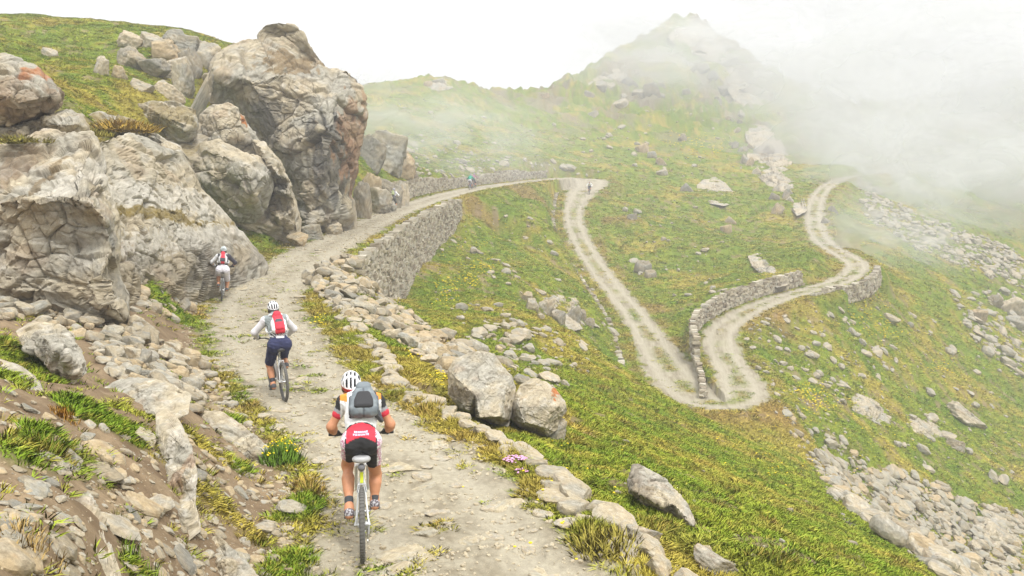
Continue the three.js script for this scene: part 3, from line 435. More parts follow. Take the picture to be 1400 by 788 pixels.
// ---------------------------------------------------------------- loose stones, boulders and dry stone
function stoneGeo(seed, detail, o = {}) {                                // unit stone inside a box of side 1
  const r = rngOf(seed * 977 + 13), { planes = 13, slab = 0, bumps = 0.05, smooth = false, strata = 0, tint = [1, 1, 1] } = o, N = [];
  const dirs = []; for (let i = 0; i < planes; i++) { const u = 2 * r() - 1, a = 2 * Math.PI * r(), q = Math.sqrt(1 - u * u); dirs.push([q * Math.cos(a), u, q * Math.sin(a), (o.dmin ?? 0.48) + (1 - (o.dmin ?? 0.48)) * r()]); }
  const ta = (r() - 0.5) * 0.9, tb = (r() - 0.5) * 0.9; dirs.push([ta, 1, tb, 0.62 - 0.2 * slab], [0, -1, 0.05, 0.6]);
  let g = new THREE.IcosahedronGeometry(1, detail); if (smooth) { g.deleteAttribute('normal'); g.deleteAttribute('uv'); g = mergeVertices(g, 1e-4); }
  const p = g.attributes.position, box = new THREE.Box3(), v = new THREE.Vector3(), ox = seed * 3.7;
  for (let i = 0; i < p.count; i++) {
    v.fromBufferAttribute(p, i).normalize(); let m = 1.05;
    for (const q of dirs) { const c = q[0] * v.x + q[1] * v.y + q[2] * v.z; if (c > 0.05) m = Math.min(m, q[3] / c); }
    let k = m; k *= 1 + bumps * fbm(v.x * 2.2 + ox, v.y * 2.2, v.z * 2.2, 3);
    if (detail > 8) { const w = facet(v.x * m * 2.2 + ox, v.y * m * 3, v.z * m * 2.2, seed); k += 0.09 * w[0] - 0.02 * w[1] + 0.02 * fbm(v.x * 8 + ox, v.y * 8, v.z * 8, 3); }
    if (strata) { const t = (0.25 * v.x + v.y * 0.95 + 0.1 * v.z) * m * strata + 0.5 * fbm(v.x * 2 + ox, v.y * 2, v.z * 2, 2), f = t - Math.floor(t); k -= 0.05 * (f < 0.8 ? f : (1 - f) * 4) * (0.4 + h3(Math.floor(t), seed, 1, 2)); }
    v.multiplyScalar(k); p.setXYZ(i, v.x, v.y, v.z); box.expandByPoint(v);
  }
  const c = box.getCenter(new THREE.Vector3()), s = box.getSize(new THREE.Vector3());
  g.translate(-c.x, -c.y, -c.z); g.scale(1 / s.x, 1 / s.y, 1 / s.z); g.computeVertexNormals();
  const col = new Float32Array(p.count * 3); for (let i = 0; i < p.count; i++) { const q = rockColor(p.getX(i) * 1.4 + ox, p.getY(i) * 1.4, p.getZ(i) * 1.4, 1.3, seed % 17); col.set([q[0] * tint[0], q[1] * tint[1], q[2] * tint[2]], 3 * i); }
  g.setAttribute('color', new THREE.BufferAttribute(col, 3)); rockUV(g, 1.6); return g;
}
const TINTS = [[0.95, 0.95, 0.95], [1.05, 1.03, 1.0], [0.78, 0.76, 0.73], [0.86, 0.89, 0.92], [0.98, 0.89, 0.76], [0.68, 0.69, 0.7]];
const STONES = []; for (let i = 0; i < 18; i++) STONES.push(stoneGeo(100 + i, 1, { planes: 7, slab: i % 3 * 0.5, tint: TINTS[i % 6] }));
const STONES_FINE = []; for (let i = 0; i < 14; i++) STONES_FINE.push(stoneGeo(200 + i, 4, { planes: 8, slab: i % 3 * 0.5, strata: i % 2 ? 5 : 0, tint: TINTS[i % 6] }));
const PEBBLES = [1, 2, 3].map((i) => stoneGeo(160 + i, 1, { planes: 9, tint: [[1.12, 1.1, 1.04], [1.02, 1, 0.95], [1.2, 1.18, 1.12]][i - 1] }));
const BRICKS = []; for (let i = 0; i < 12; i++) {                         // squared walling stones with knocked corners
  const r = rngOf(700 + i), g = new THREE.BoxGeometry(1, 1, 1).toNonIndexed(), p = g.attributes.position, j = []; for (let k = 0; k < 8; k++) j.push([(r() - 0.5) * 0.3, (r() - 0.5) * 0.36, (r() - 0.5) * 0.3]);
  for (let k = 0; k < p.count; k++) { const id = (p.getX(k) > 0 ? 1 : 0) + (p.getY(k) > 0 ? 2 : 0) + (p.getZ(k) > 0 ? 4 : 0); p.setXYZ(k, p.getX(k) + j[id][0], p.getY(k) + j[id][1], p.getZ(k) + j[id][2]); }
  g.computeVertexNormals(); const c = mix3(mix3(R_TAN, R_GREY, r()), r() < 0.75 ? rgb(236, 226, 204) : R_BROWN, 0.75 * r()), col = new Float32Array(p.count * 3); for (let k = 0; k < p.count; k++) col.set(c, 3 * k); g.setAttribute('color', new THREE.BufferAttribute(col, 3)); rockUV(g, 1.3); BRICKS.push(g);
}
const slopeN = (x, z, e = 0.25) => new THREE.Vector3(groundH(x - e, z) - groundH(x + e, z), 2 * e, groundH(x, z - e) - groundH(x, z + e)).normalize();
const _q = new THREE.Quaternion(), _q2 = new THREE.Quaternion(), _up = new THREE.Vector3(0, 1, 0), _e = new THREE.Euler();
function restOn(o, x, z, sx, sy, sz, turn, sink, lean = 0.8, tilt = 0) {   // lay a stone on the ground, partly let in
  const n = slopeN(x, z).lerp(_up, 1 - lean).normalize(); _q.setFromUnitVectors(_up, n); _q2.setFromEuler(_e.set(0, turn, tilt, 'YXZ')); o.quaternion.copy(_q).multiply(_q2);
  o.scale.set(sx, sy, sz); o.position.set(x, groundH(x, z) + sy * (0.5 - sink), z);
}
function boulderAt(name, label, px, py, wpx, hpx, o = {}) {
  const hit = o.d ? (() => { const p = P(px, py, o.d); return [p[0], groundH(p[0], p[2]), p[2], o.d]; })() : hitGround(px, py); if (!hit) { console.log('no ground for', label); return; }
  const k = hit[3] / FPX * 1.02, sink = o.sink ?? 0.3, w = wpx * k, h = hpx * k / (1 - sink), dp = w * (o.deep ?? 0.75);
  const m = new THREE.Mesh(stoneGeo(o.seed ?? 1, o.detail ?? 20, { planes: o.planes ?? 8, slab: o.slab ?? 0, smooth: true, strata: o.strata ?? 5, bumps: 0.08, tint: o.tint ?? [1, 1, 1] }), rockMat);
  const z = hit[2] - dp * 0.3; restOn(m, hit[0], z, w, h, dp, o.turn ?? ((o.seed ?? 1) * 0.37 % 0.8 - 0.4), sink, o.lean ?? 0.35, o.tilt ?? 0); m.position.y = Math.min(hit[1], groundH(hit[0], z)) + h * (0.5 - sink);
  tag(m, label, o.category ?? 'boulder', o.group); return addTop(m, name);
}
// ---- boulders one can name
crag('boulder', 'big tilted grey boulder leaning on the road edge kerb', 'boulder', { outline: [[612, 506], [622, 490], [648, 482], [662, 478], [676, 484], [688, 500], [700, 514], [706, 534], [702, 560], [696, 584], [676, 582], [652, 572], [630, 562], [612, 540]], d0: 14.2, thick: 0.9, size: 0.75, seed: 51, NT: 240, NS: 120, amp: 0.32, bed: [0.3, 0.9, -0.2], ground: [672, 584], rim: (px, py) => 14.6 - (py - 480) * 0.006, rel: true, relief: [[648, 496, -0.1], [672, 500, -0.15], [622, 516, -0.45], [650, 540, -0.75], [655, 572, -0.95], [690, 536, -0.5], [684, 570, -0.75], [668, 520, -0.45], [626, 548, -0.25], [640, 562, -0.45], [698, 560, -0.2]], round: 0.12, sharp: 1, stains: [{ at: [670, 482, 13.9], r: [10, 7], c: R_LICHEN, f: 5 }, { at: [630, 545, 13.5], r: [26, 16], c: R_BROWN, f: 2.5, k: 0.5 }] });
crag('boulder', 'squat boulder with orange lichen beside the big tilted one', 'boulder', { outline: [[700, 545], [712, 526], [730, 516], [748, 522], [762, 534], [773, 550], [776, 562], [766, 574], [762, 588], [750, 598], [728, 594], [708, 584], [698, 572]], d0: 14, thick: 0.8, size: 0.7, seed: 54, NT: 220, NS: 110, amp: 0.32, ground: [735, 597], rim: (px, py) => 14.3 - (py - 515) * 0.006, rel: true, relief: [[728, 530, -0.15], [752, 536, -0.2], [708, 556, -0.5], [740, 556, -0.65], [765, 556, -0.35], [716, 578, -0.5], [742, 584, -0.55], [758, 576, -0.1], [752, 566, -0.5]], round: 0.12, sharp: 1, stains: [{ at: [762, 543, 13.6], r: [9, 9], c: R_LICHEN, f: 5 }] });
boulderAt('boulder', 'small rounded rock tucked under the lichen boulder', 755, 600, 38, 28, { seed: 9, detail: 16 });
crag('layered_boulder', 'wedge shaped boulder split into tilted layers on the near slope', 'boulder', { outline: [[858, 656], [864, 638], [872, 634], [895, 646], [912, 656], [928, 674], [940, 690], [948, 706], [956, 724], [962, 734], [950, 732], [936, 718], [918, 704], [896, 698], [876, 686], [860, 674]], center: [900, 676], d0: 13.2, thick: 0.6, size: 0.5, seed: 57, NT: 240, NS: 110, amp: 0.55, bed: [0.5, 0.84, -0.15], ground: [905, 702], rim: (px, py) => 13.6 - (py - 634) * 0.012, rel: true, relief: [[870, 648, -0.05], [884, 656, -0.1], [868, 672, -0.4], [884, 680, -0.5], [898, 664, -0.3], [905, 690, -0.5], [922, 690, -0.35], [938, 708, -0.3]], round: 0.1, sharp: 1, stains: [{ at: [872, 664, 12.8], r: [16, 22], c: R_BROWN, f: 3, k: 0.6 }] });
boulderAt('boulder', 'rounded pale rock half buried in grass beside the pink flowers', 882, 744, 56, 22, { seed: 15, detail: 16, sink: 0.3, tint: TINTS[1] });
boulderAt('boulder', 'long pale slab edge in the grass below the road shoulder', 985, 786, 90, 22, { seed: 17, detail: 16, slab: 1, tilt: -0.45, tint: TINTS[1], sink: 0.3 });
outcrop('boulder', 'broad pale boulder on top of the jumbled pile on the middle slope', null, [[738, 408], [756, 401], [772, 405], [776, 417], [758, 425], [742, 420]], { bulge: 1.6, size: 0.95, seed: 76, category: 'boulder', amp: 0.6 });
outcrop('boulder', 'dark sided boulder at the end of the jumbled pile on the middle slope', null, [[772, 408], [784, 402], [796, 408], [801, 424], [790, 434], [774, 428]], { bulge: 1.8, size: 0.95, seed: 77, category: 'boulder', amp: 0.6 });
outcrop('boulder', 'streaked slab boulder at the bottom of the jumbled pile on the middle slope', null, [[754, 426], [768, 420], [782, 430], [798, 450], [780, 454], [762, 442]], { bulge: 1.3, size: 0.95, seed: 78, category: 'boulder', amp: 0.6 });
[ [727, 426, 20, 18, 24], [747, 428, 24, 24, 25], [795, 438, 14, 15, 26], [783, 442, 24, 26, 27], [720, 412, 18, 13, 28], [764, 443, 20, 18, 29], [806, 447, 16, 13, 30]].forEach(([a, b, w, h, s]) => boulderAt('boulder', 'angular boulder of the jumbled pile on the middle slope', a, b, w, h, { seed: s, detail: 12, group: 'boulder pile on the middle slope', tint: TINTS[s % 6] }));
outcrop('boulder', 'isolated tan outcrop boulder on the mountain side above the inner knoll', null, [[952, 254], [962, 245], [978, 242], [992, 250], [1004, 264], [1006, 278], [990, 282], [972, 279], [956, 268]], { bulge: 3, size: 1.6, seed: 71, category: 'boulder', amp: 0.6 });
outcrop('boulder', 'long whale backed boulder below the lower road', null, [[1160, 546], [1172, 538], [1190, 544], [1206, 554], [1218, 568], [1220, 582], [1204, 582], [1184, 572], [1166, 562]], { bulge: 1.3, size: 0.95, seed: 72, category: 'boulder', amp: 0.6 });
outcrop('boulder', 'blocky boulder in the green hollow below the lower road', null, [[1240, 576], [1252, 568], [1272, 576], [1290, 588], [1292, 600], [1270, 600], [1250, 592]], { bulge: 1.1, size: 0.95, seed: 73, category: 'boulder', amp: 0.6 });
boulderAt('rock_flake', 'stack of thin rock flakes lying in the green hollow', 1325, 580, 62, 22, { seed: 47, detail: 18, slab: 1, strata: 10, tilt: -0.3 });
outcrop('boulder', 'large pale slab topped boulder at the edge of the lower scree', null, [[1326, 716], [1346, 694], [1366, 688], [1384, 704], [1396, 728], [1400, 758], [1376, 756], [1350, 744], [1328, 730]], { bulge: 1.6, size: 1.1, seed: 74, category: 'boulder', amp: 0.6 });
outcrop('boulder', 'flat grey boulder at the upper tip of the lower scree', null, [[1134, 692], [1150, 684], [1168, 694], [1184, 712], [1178, 722], [1158, 714]], { bulge: 0.9, size: 0.95, seed: 75, category: 'boulder', amp: 0.6 });
boulderAt('boulder', 'dull brown boulder sunk in grass beside the hollow', 1310, 616, 34, 16, { seed: 53, detail: 14, tint: TINTS[2] });
[[1385, 432, 40, 26, 55], [1362, 420, 26, 18, 56], [1395, 452, 36, 20, 57], [1340, 438, 26, 16, 58]].forEach(([a, b, w, h, s]) => boulderAt('boulder', 'big block at the foot of the far scree', a, b, w, h, { seed: s, detail: 12, group: 'blocks at the foot of the far scree', tint: TINTS[s % 6] }));
// rocks on the hilltop left of the cliff
[[178, 66, 44, 26, 61, 0], [205, 64, 40, 22, 60, 0], [238, 60, 40, 20, 63, 0], [176, 92, 40, 30, 62, 0], [222, 82, 46, 30, 64, 0.1], [252, 72, 36, 24, 75, 0], [205, 104, 44, 26, 65, 0], [236, 108, 44, 32, 73, 0], [258, 104, 30, 40, 71, 0.1], [280, 92, 36, 36, 72, 0], [248, 130, 28, 44, 66, 0.15], [228, 134, 44, 24, 67, -0.2], [160, 108, 26, 18, 76, 0], [272, 74, 30, 20, 77, 0]].forEach(([a, b, w, h, s, t]) => boulderAt('summit_rock', 'jointed grey block in the rock crown beside the cliff', a, b, w, h, { seed: s, detail: 16, tilt: t, sink: 0.2, lean: 0.15, group: 'rock crown beside the cliff', tint: TINTS[s % 6] }));
boulderAt('rock_flake', 'tall thin stone flake leaning against the cliff', 268, 132, 16, 74, { seed: 68, detail: 16, d: 45.5, tilt: -0.22, deep: 1.6, strata: 0 });
[[136, 102, 22, 26, 69], [190, 122, 34, 14, 70], [66, 78, 24, 13, 74]].forEach(([a, b, w, h, s], i) => boulderAt('boulder', ['dark upright stone alone on the grassy hilltop', 'low pale stone lying in the hilltop grass', 'small brown boulder on the hilltop skyline'][i], a, b, w, h, { seed: s, detail: 10 }));
// outcrop where the road passes the cliff
[[522, 190, 62, 52, 75, 74], [502, 232, 40, 46, 76, 62], [528, 250, 44, 40, 77, 65], [512, 272, 44, 36, 78, 60], [546, 262, 26, 34, 79, 67], [494, 290, 28, 52, 80, 56], [526, 286, 30, 24, 81, 61], [545, 215, 50, 44, 82, 78], [505, 190, 40, 44, 83, 68], [470, 312, 34, 44, 84, 49], [448, 326, 36, 24, 85, 46.5], [560, 235, 30, 22, 86, 80], [424, 330, 34, 22, 87, 43.5], [405, 338, 30, 20, 88, 40.5]].forEach(([a, b, w, h, s, d]) => boulderAt('outcrop_block', 'broken block of the outcrop between the cliff and the road', a, b, w, h, { seed: s, detail: 16, d, sink: 0.15, group: 'outcrop blocks beside the cliff', tint: TINTS[s % 6] }));
// rocky rib down the right flank of the peak
{ const r = rngOf(55); for (let i = 0; i < 26; i++) { const t = i / 25, a = 985 + 88 * t + (r() - 0.5) * 40, b = 130 + 165 * t + (r() - 0.5) * 36, w = 7 + 9 * r() * r() + 4 * t; boulderAt('rib_rock', 'pale angular rock of the rib falling from the peak', a, b, w, w * (0.55 + 0.5 * r()), { seed: 300 + i % 9, detail: 8, tilt: -0.5 + 0.4 * r(), sink: 0.5, slab: 0.3, lean: 0.7, group: 'rocky rib below the peak', tint: TINTS[i % 6] }); } }
{ const r = rngOf(56); for (const [a, b, w] of [[880, 208, 22], [893, 216, 16], [905, 226, 18], [850, 147, 22], [874, 132, 20], [893, 128, 26], [862, 116, 18], [905, 118, 14], [820, 122, 20], [806, 132, 16], [830, 108, 18], [958, 100, 26], [978, 110, 24], [990, 128, 22], [1004, 84, 20], [990, 66, 18], [935, 192, 14], [940, 128, 14], [812, 160, 16], [906, 240, 16], [940, 262, 18], [1000, 306, 16], [880, 372, 26], [890, 380, 18], [995, 318, 20], [865, 300, 16], [872, 292, 12], [1140, 290, 14], [1130, 305, 12], [600, 116, 18], [585, 118, 14], [745, 134, 14]]) boulderAt('mountain_rock', 'scattered pale rock on the misty mountainside', a, b, w, w * 0.6, { seed: 310 + Math.floor(r() * 9), detail: 8, tilt: -0.3 * r(), sink: 0.45, lean: 0.7, group: 'rocks on the misty mountainside', tint: TINTS[Math.floor(r() * 6)] }); }
// ---- bedrock showing in the left bank
const bankRim = (off) => (px, py) => off / (0.1266 + (py - 500) * 0.000428);
crag('bedrock_edge', 'pale bedrock edge running down the earthy bank beside the road', 'bedrock', { outline: [[-10, 488], [25, 498], [56, 522], [68, 556], [86, 600], [112, 648], [130, 690], [148, 735], [166, 790], [174, 840], [110, 850], [98, 780], [86, 722], [66, 672], [46, 612], [32, 566], [-6, 524]], center: [78, 665], d0: 5, rim: bankRim(1.0), ground: [130, 700, 0.02], thick: 0.6, size: 0.5, seed: 33, NT: 240, NS: 90, round: 0.1, amp: 0.4, relief: [[70, 640, 4.9], [110, 700, 4.35], [130, 760, 3.95]], stains: [{ at: [60, 640, 5], r: [10, 40], c: R_EARTH, f: 3, k: 0.8 }] });
crag('rock_fin', 'streaked upright rock fin standing out of the brown bank', 'rock fin', { outline: [[212, 566], [228, 558], [246, 576], [262, 612], [270, 650], [267, 690], [276, 726], [256, 742], [232, 724], [224, 680], [220, 640], [213, 602]], d0: 7.5, thick: 0.7, size: 0.55, seed: 35, NT: 180, NS: 80, amp: 0.35, round: 0.12, bed: [0.95, 0.1, 0.2], ground: [255, 738, 0.02], rim: (px, py) => 8.5 - (py - 560) * 0.0095, relief: [[240, 600, 7.9], [250, 650, 7.35], [252, 700, 6.95]], stains: [{ at: [222, 620, 7.7], r: [8, 60], c: R_PALE, f: 4, fy: 0.5, k: 0.9 }, { at: [262, 660, 7.4], r: [8, 30], c: R_PALE, f: 4, k: 0.9 }, { at: [246, 660, 7.5], r: [12, 50], c: R_RUST, f: 3, fy: 0.4, k: 0.5 }] });
crag('bedrock_slab', 'low ribbed bedrock slab below the upright rock fin', 'bedrock', { outline: [[272, 732], [290, 726], [312, 746], [338, 768], [372, 812], [330, 822], [298, 790], [278, 762]], d0: 6.4, ground: [310, 790], rim: (px, py) => 7 - (py - 730) * 0.011, thick: 0.3, size: 0.45, seed: 37, NT: 140, NS: 60, amp: 0.7, relief: [[310, 768, 6.3]], stains: [] });
crag('bedrock_slab', 'smooth grey bedrock slab edge beside the yellow flowers', 'bedrock', { outline: [[248, 574], [272, 560], [300, 562], [334, 584], [366, 610], [398, 636], [412, 656], [392, 666], [366, 650], [340, 628], [306, 606], [270, 596]], d0: 10.4, ground: [345, 628], rim: (px, py) => 11.4 - (py - 560) * 0.0155, thick: 0.5, size: 0.6, seed: 39, NT: 170, NS: 70, amp: 0.6, relief: [[300, 584, 10.8], [350, 622, 10.2], [390, 650, 9.8]], stains: [{ at: [385, 645, 9.9], r: [30, 14], c: R_BLUE, f: 2, k: 0.5 }] });
crag('boulder', 'tan boulder with a pale flat front among the roadside rubble', 'boulder', { outline: [[20, 452], [45, 436], [80, 442], [100, 456], [112, 480], [120, 508], [100, 526], [74, 512], [52, 490], [30, 476]], d0: 11.6, ground: [98, 526], rim: (px, py) => 12.6 - (py - 440) * 0.014, thick: 0.9, size: 0.7, seed: 42, NT: 170, NS: 80, amp: 0.6, relief: [[60, 462, 11.8], [90, 490, 11.2], [78, 478, 11.2]], stains: [{ at: [92, 500, 11.3], r: [18, 20], c: R_PALE, f: 2, k: 0.6 }] });
crag('bedrock_slab', 'flat dusty bedrock shelf between the rubble and the green mat', 'bedrock', { outline: [[140, 530], [175, 515], [225, 520], [262, 540], [258, 566], [232, 578], [190, 562], [150, 552]], d0: 11.5, ground: [200, 566], rim: (px, py) => 12.6 - (py - 515) * 0.022, thick: 0.5, size: 0.6, seed: 44, NT: 150, NS: 60, amp: 0.5, relief: [[200, 545, 11.7]], stains: [] });
// ---- scree and rubble
const loose = [];
function scatter(patch, poly, n, s0, s1, seed, o = {}) {
  const r = rngOf(seed), xs = poly.map((p) => p[0]), ys = poly.map((p) => p[1]), x0 = Math.min(...xs), x1 = Math.max(...xs), y0 = Math.min(...ys), y1 = Math.max(...ys);
  for (let i = 0, guard = 0; i < n && guard < n * 20; guard++) {
    const px = x0 + (x1 - x0) * r(), py = y0 + (y1 - y0) * r(); if (!inPoly(poly, px, py)) continue;
    const hit = hitGround(px, py, o.from ?? 3); if (!hit) continue; i++;
    if (o.far && hit[3] > o.far) continue; if (o.offRoad) { const q = roadNear(hit[0], hit[2]); if (q.i >= 0 && Math.abs(q.l) < q.r.w + 0.25) continue; }
    const s = s0 * Math.pow(s1 / s0, Math.pow(r(), o.pow ?? 2.2));
    loose.push({ patch, x: hit[0], z: hit[2], d: hit[3], sx: s * (0.8 + 0.5 * r()), sy: s * (o.flat ?? 0.5) * (0.6 + 0.8 * r()), sz: s * (0.6 + 0.5 * r()), turn: r() * 6.28, tilt: (r() - 0.5) * (o.tilt ?? 0.6), v: Math.floor(r() * 1e6), sink: (o.sink ?? 0.25) * (0.5 + r()), lift: (o.lift ?? 0) * r() });
  }
}
const PATCH = {
  rubble_wall: ['stone of the tumbled road wall spilling down the slope', 'rubble of the collapsed road wall'],
  scree_low: ['grey stone of the broad scree in the gully', 'scree in the gully'],
  scree_far: ['pale stone of the distant scree under the mist', 'far scree under the mist'],
  rubble_bank: ['loose angular stone of the rubble heap beside the overhanging crag', 'rubble heap beside the crag'],
  slope_mid: ['stone scattered in grass between the two roads', 'stones on the middle slope'],
  slope_low: ['stone scattered in grass below the lower road', 'stones below the lower road'],
  slope_near: ['pale stone lying in the grass of the near slope', 'stones on the near slope'],
  knoll: ['stone lying in the grass of the inner knoll', 'stones on the knoll'],
  bank: ['small stone lying on the earthy bank', 'stones on the earthy bank'],
  mountain: ['pale stone dotting the upper mountainside', 'stones on the upper mountainside'],
  crag_foot: ['stone lying at the foot of the leaning slab', 'stones at the foot of the crags'],
};
scatter('rubble_wall', [[412, 384], [470, 352], [506, 352], [530, 392], [552, 420], [590, 455], [640, 480], [622, 520], [585, 500], [545, 470], [510, 450], [470, 440], [440, 405]], 1250, 0.1, 0.65, 1, { sink: 0.15, tilt: 1.1, lift: 0.25 });
scatter('rubble_wall', [[640, 478], [700, 470], [690, 500], [640, 520], [600, 510]], 30, 0.15, 0.4, 2);
scatter('scree_low', [[1105, 618], [1180, 640], [1262, 655], [1330, 690], [1400, 700], [1400, 800], [1300, 800], [1212, 738], [1135, 680]], 1700, 0.18, 0.95, 3, { flat: 0.42, tilt: 1.0, sink: 0.15, lift: 0.3 });
scatter('scree_low', [[1060, 560], [1130, 580], [1200, 640], [1130, 660], [1080, 610]], 60, 0.2, 0.7, 4);
scatter('scree_far', [[1170, 240], [1250, 290], [1330, 320], [1400, 345], [1400, 395], [1330, 372], [1250, 340], [1185, 300]], 900, 0.35, 1.5, 5, { tilt: 0.8 });
scatter('scree_far', [[1300, 400], [1400, 400], [1400, 520], [1330, 470]], 160, 0.4, 1.6, 6);
scatter('rubble_bank', [[0, 412], [60, 425], [130, 432], [180, 440], [240, 468], [292, 520], [290, 560], [230, 548], [160, 520], [118, 470], [40, 440], [0, 440]], 420, 0.1, 0.5, 7, { pow: 1.6, sink: 0.12, tilt: 0.8, lift: 0.3 });
scatter('rubble_bank', [[220, 470], [300, 500], [320, 560], [260, 570]], 60, 0.1, 0.35, 8);
scatter('slope_mid', [[590, 330], [700, 280], [780, 330], [850, 480], [760, 540], [640, 500], [590, 400]], 240, 0.14, 0.9, 9, { offRoad: true, pow: 2.6 });
scatter('slope_mid', [[650, 430], [760, 450], [800, 500], [700, 520], [640, 470]], 110, 0.14, 0.7, 10, { offRoad: true });
scatter('slope_low', [[1010, 440], [1150, 420], [1230, 500], [1150, 620], [1050, 560]], 210, 0.16, 0.9, 11, { offRoad: true });
scatter('slope_low', [[1150, 420], [1400, 420], [1400, 690], [1230, 640], [1170, 540]], 150, 0.2, 1.3, 12, { offRoad: true, pow: 2.6 });
scatter('slope_near', [[640, 610], [780, 600], [900, 590], [980, 610], [1200, 760], [1000, 780], [850, 690]], 70, 0.05, 0.28, 13, { far: 32, pow: 2.6 });
scatter('knoll', [[850, 260], [960, 280], [1060, 350], [960, 420], [880, 400], [830, 320]], 70, 0.2, 1.1, 14, { offRoad: true });
scatter('mountain', [[540, 140], [700, 160], [900, 120], [1000, 130], [1060, 240], [850, 250], [560, 230]], 150, 0.4, 1.8, 15, { offRoad: true, pow: 2.6 });
scatter('mountain', [[540, 190], [640, 200], [760, 225], [700, 240], [560, 250]], 160, 0.3, 1.0, 16, { offRoad: true });
scatter('bank', [[60, 560], [210, 580], [300, 570], [420, 700], [420, 788], [180, 788], [100, 640]], 1500, 0.012, 0.16, 17, { pow: 3.6, flat: 0.34, offRoad: true });
scatter('bank', [[0, 500], [60, 540], [140, 788], [0, 788]], 420, 0.01, 0.12, 18, { pow: 3.2, flat: 0.34 });
scatter('bank', [[250, 430], [300, 420], [330, 520], [350, 590], [300, 590]], 160, 0.04, 0.3, 19, { pow: 2.6, offRoad: true });
scatter('bank', [[70, 600], [230, 600], [420, 700], [400, 788], [170, 788]], 45, 0.08, 0.34, 23, { pow: 1.3, flat: 0.3, offRoad: true, sink: 0.4 });
scatter('bank', [[250, 600], [330, 590], [400, 680], [330, 720], [270, 680]], 80, 0.03, 0.2, 24, { pow: 1.8, flat: 0.3, offRoad: true, sink: 0.3 });
scatter('bank', [[0, 540], [50, 560], [110, 700], [140, 788], [0, 788]], 40, 0.08, 0.26, 25, { pow: 1.3, flat: 0.3, sink: 0.4 });
scatter('crag_foot', [[170, 395], [300, 400], [370, 370], [420, 330], [430, 345], [380, 380], [300, 415], [250, 440], [180, 430]], 130, 0.1, 0.7, 20, { offRoad: true, pow: 2 });
loose.sort((a, b) => b.sx / b.d - a.sx / a.d);
const dummy = new THREE.Object3D();
{
  const rest = {};
  loose.forEach((s, i) => {
    if (i < 290) { const m = new THREE.Mesh(s.d < 45 ? STONES_FINE[s.v % STONES_FINE.length] : STONES[s.v % STONES.length], stoneMat); restOn(m, s.x, s.z, s.sx, s.sy, s.sz, s.turn, s.sink, 0.8, s.tilt); m.position.y += s.lift * s.sy; tag(m, PATCH[s.patch][0], 'stone', PATCH[s.patch][1]); addTop(m, 'stone'); }
    else ((rest[s.patch] ??= {})[s.v % 6] ??= []).push(s);
  });
  for (const [k, by] of Object.entries(rest)) for (const [v, list] of Object.entries(by)) {
    const near = list[0].d < 25, im = new THREE.InstancedMesh(near ? STONES_FINE[+v * 2] : STONES[+v * 3], pebbleMat, list.length);
    list.forEach((s, i) => { restOn(dummy, s.x, s.z, s.sx, s.sy, s.sz, s.turn, s.sink, 0.8, s.tilt); dummy.position.y += s.lift * s.sy; dummy.updateMatrix(); im.setMatrixAt(i, dummy.matrix); });
    tag(im, 'mass of small stones, ' + PATCH[k][1], 'stones', PATCH[k][1], 'stuff'); addTop(im, k.replace('_', '_stones_') === k ? k + '_stones' : 'loose_stones');
  }
}
// ---- gravel and flat stones in the road
{
  const r = rngOf(77), lists = [[], [], []];
  for (let i = 0; i < 42000; i++) { const d = 5 * Math.pow(60 / 5, r()), c = RS.find((q) => -q.z > d); if (!c) continue; const l = (r() * 2 - 1) * (c.w + 0.5), x = c.x - c.tz * l, z = c.z + c.tx * l + 0, clump = fbm(x * 0.8, 90, z * 0.8, 3); if (r() > 0.35 + 1.4 * clump + 0.5 * Math.abs(l / c.w)) continue; const s = 0.007 * Math.pow(8, Math.pow(r(), 3.5)) * (0.8 + d / 45); lists[i % 3].push([x + (r() - 0.5) * 0.3, z + (r() - 0.5) * 0.3, s, r() * 6.28, r()]); }
  lists.forEach((L, k) => { const im = new THREE.InstancedMesh(PEBBLES[k], pebbleMat, L.length); L.forEach(([x, z, s, t, u], i) => { restOn(dummy, x, z, s * 1.3, s * (0.5 + 0.4 * u), s, t, 0.3, 0); dummy.updateMatrix(); im.setMatrixAt(i, dummy.matrix); }); tag(im, 'loose gravel on the mountain road', 'gravel', null, 'stuff'); addTop(im, 'gravel'); });
}
{ const r = rngOf(177), L = []; for (let i = 0; i < 420; i++) { const d = 5.5 * Math.pow(11, r()), c = RS.find((q) => -q.z > d); if (!c) continue; const l = (r() * 2 - 1) * c.w, x = c.x - c.tz * l, z = c.z + c.tx * l; if (fbm(x * 0.5, 190, z * 0.5, 2) < -0.05) continue; L.push([x, z, 0.05 * Math.pow(5, r() ** 2) * (0.8 + d / 50), r() * 6.28]); }
  const im = new THREE.InstancedMesh(STONES_FINE[1], stoneMat, L.length); L.forEach(([x, z, s, t], i) => { restOn(dummy, x, z, s * 1.3, s * 0.3, s, t, 0.4, 0.2); dummy.updateMatrix(); im.setMatrixAt(i, dummy.matrix); }); tag(im, 'small flat stones trodden into the road', 'stones', null, 'stuff'); addTop(im, 'trodden_stones'); }
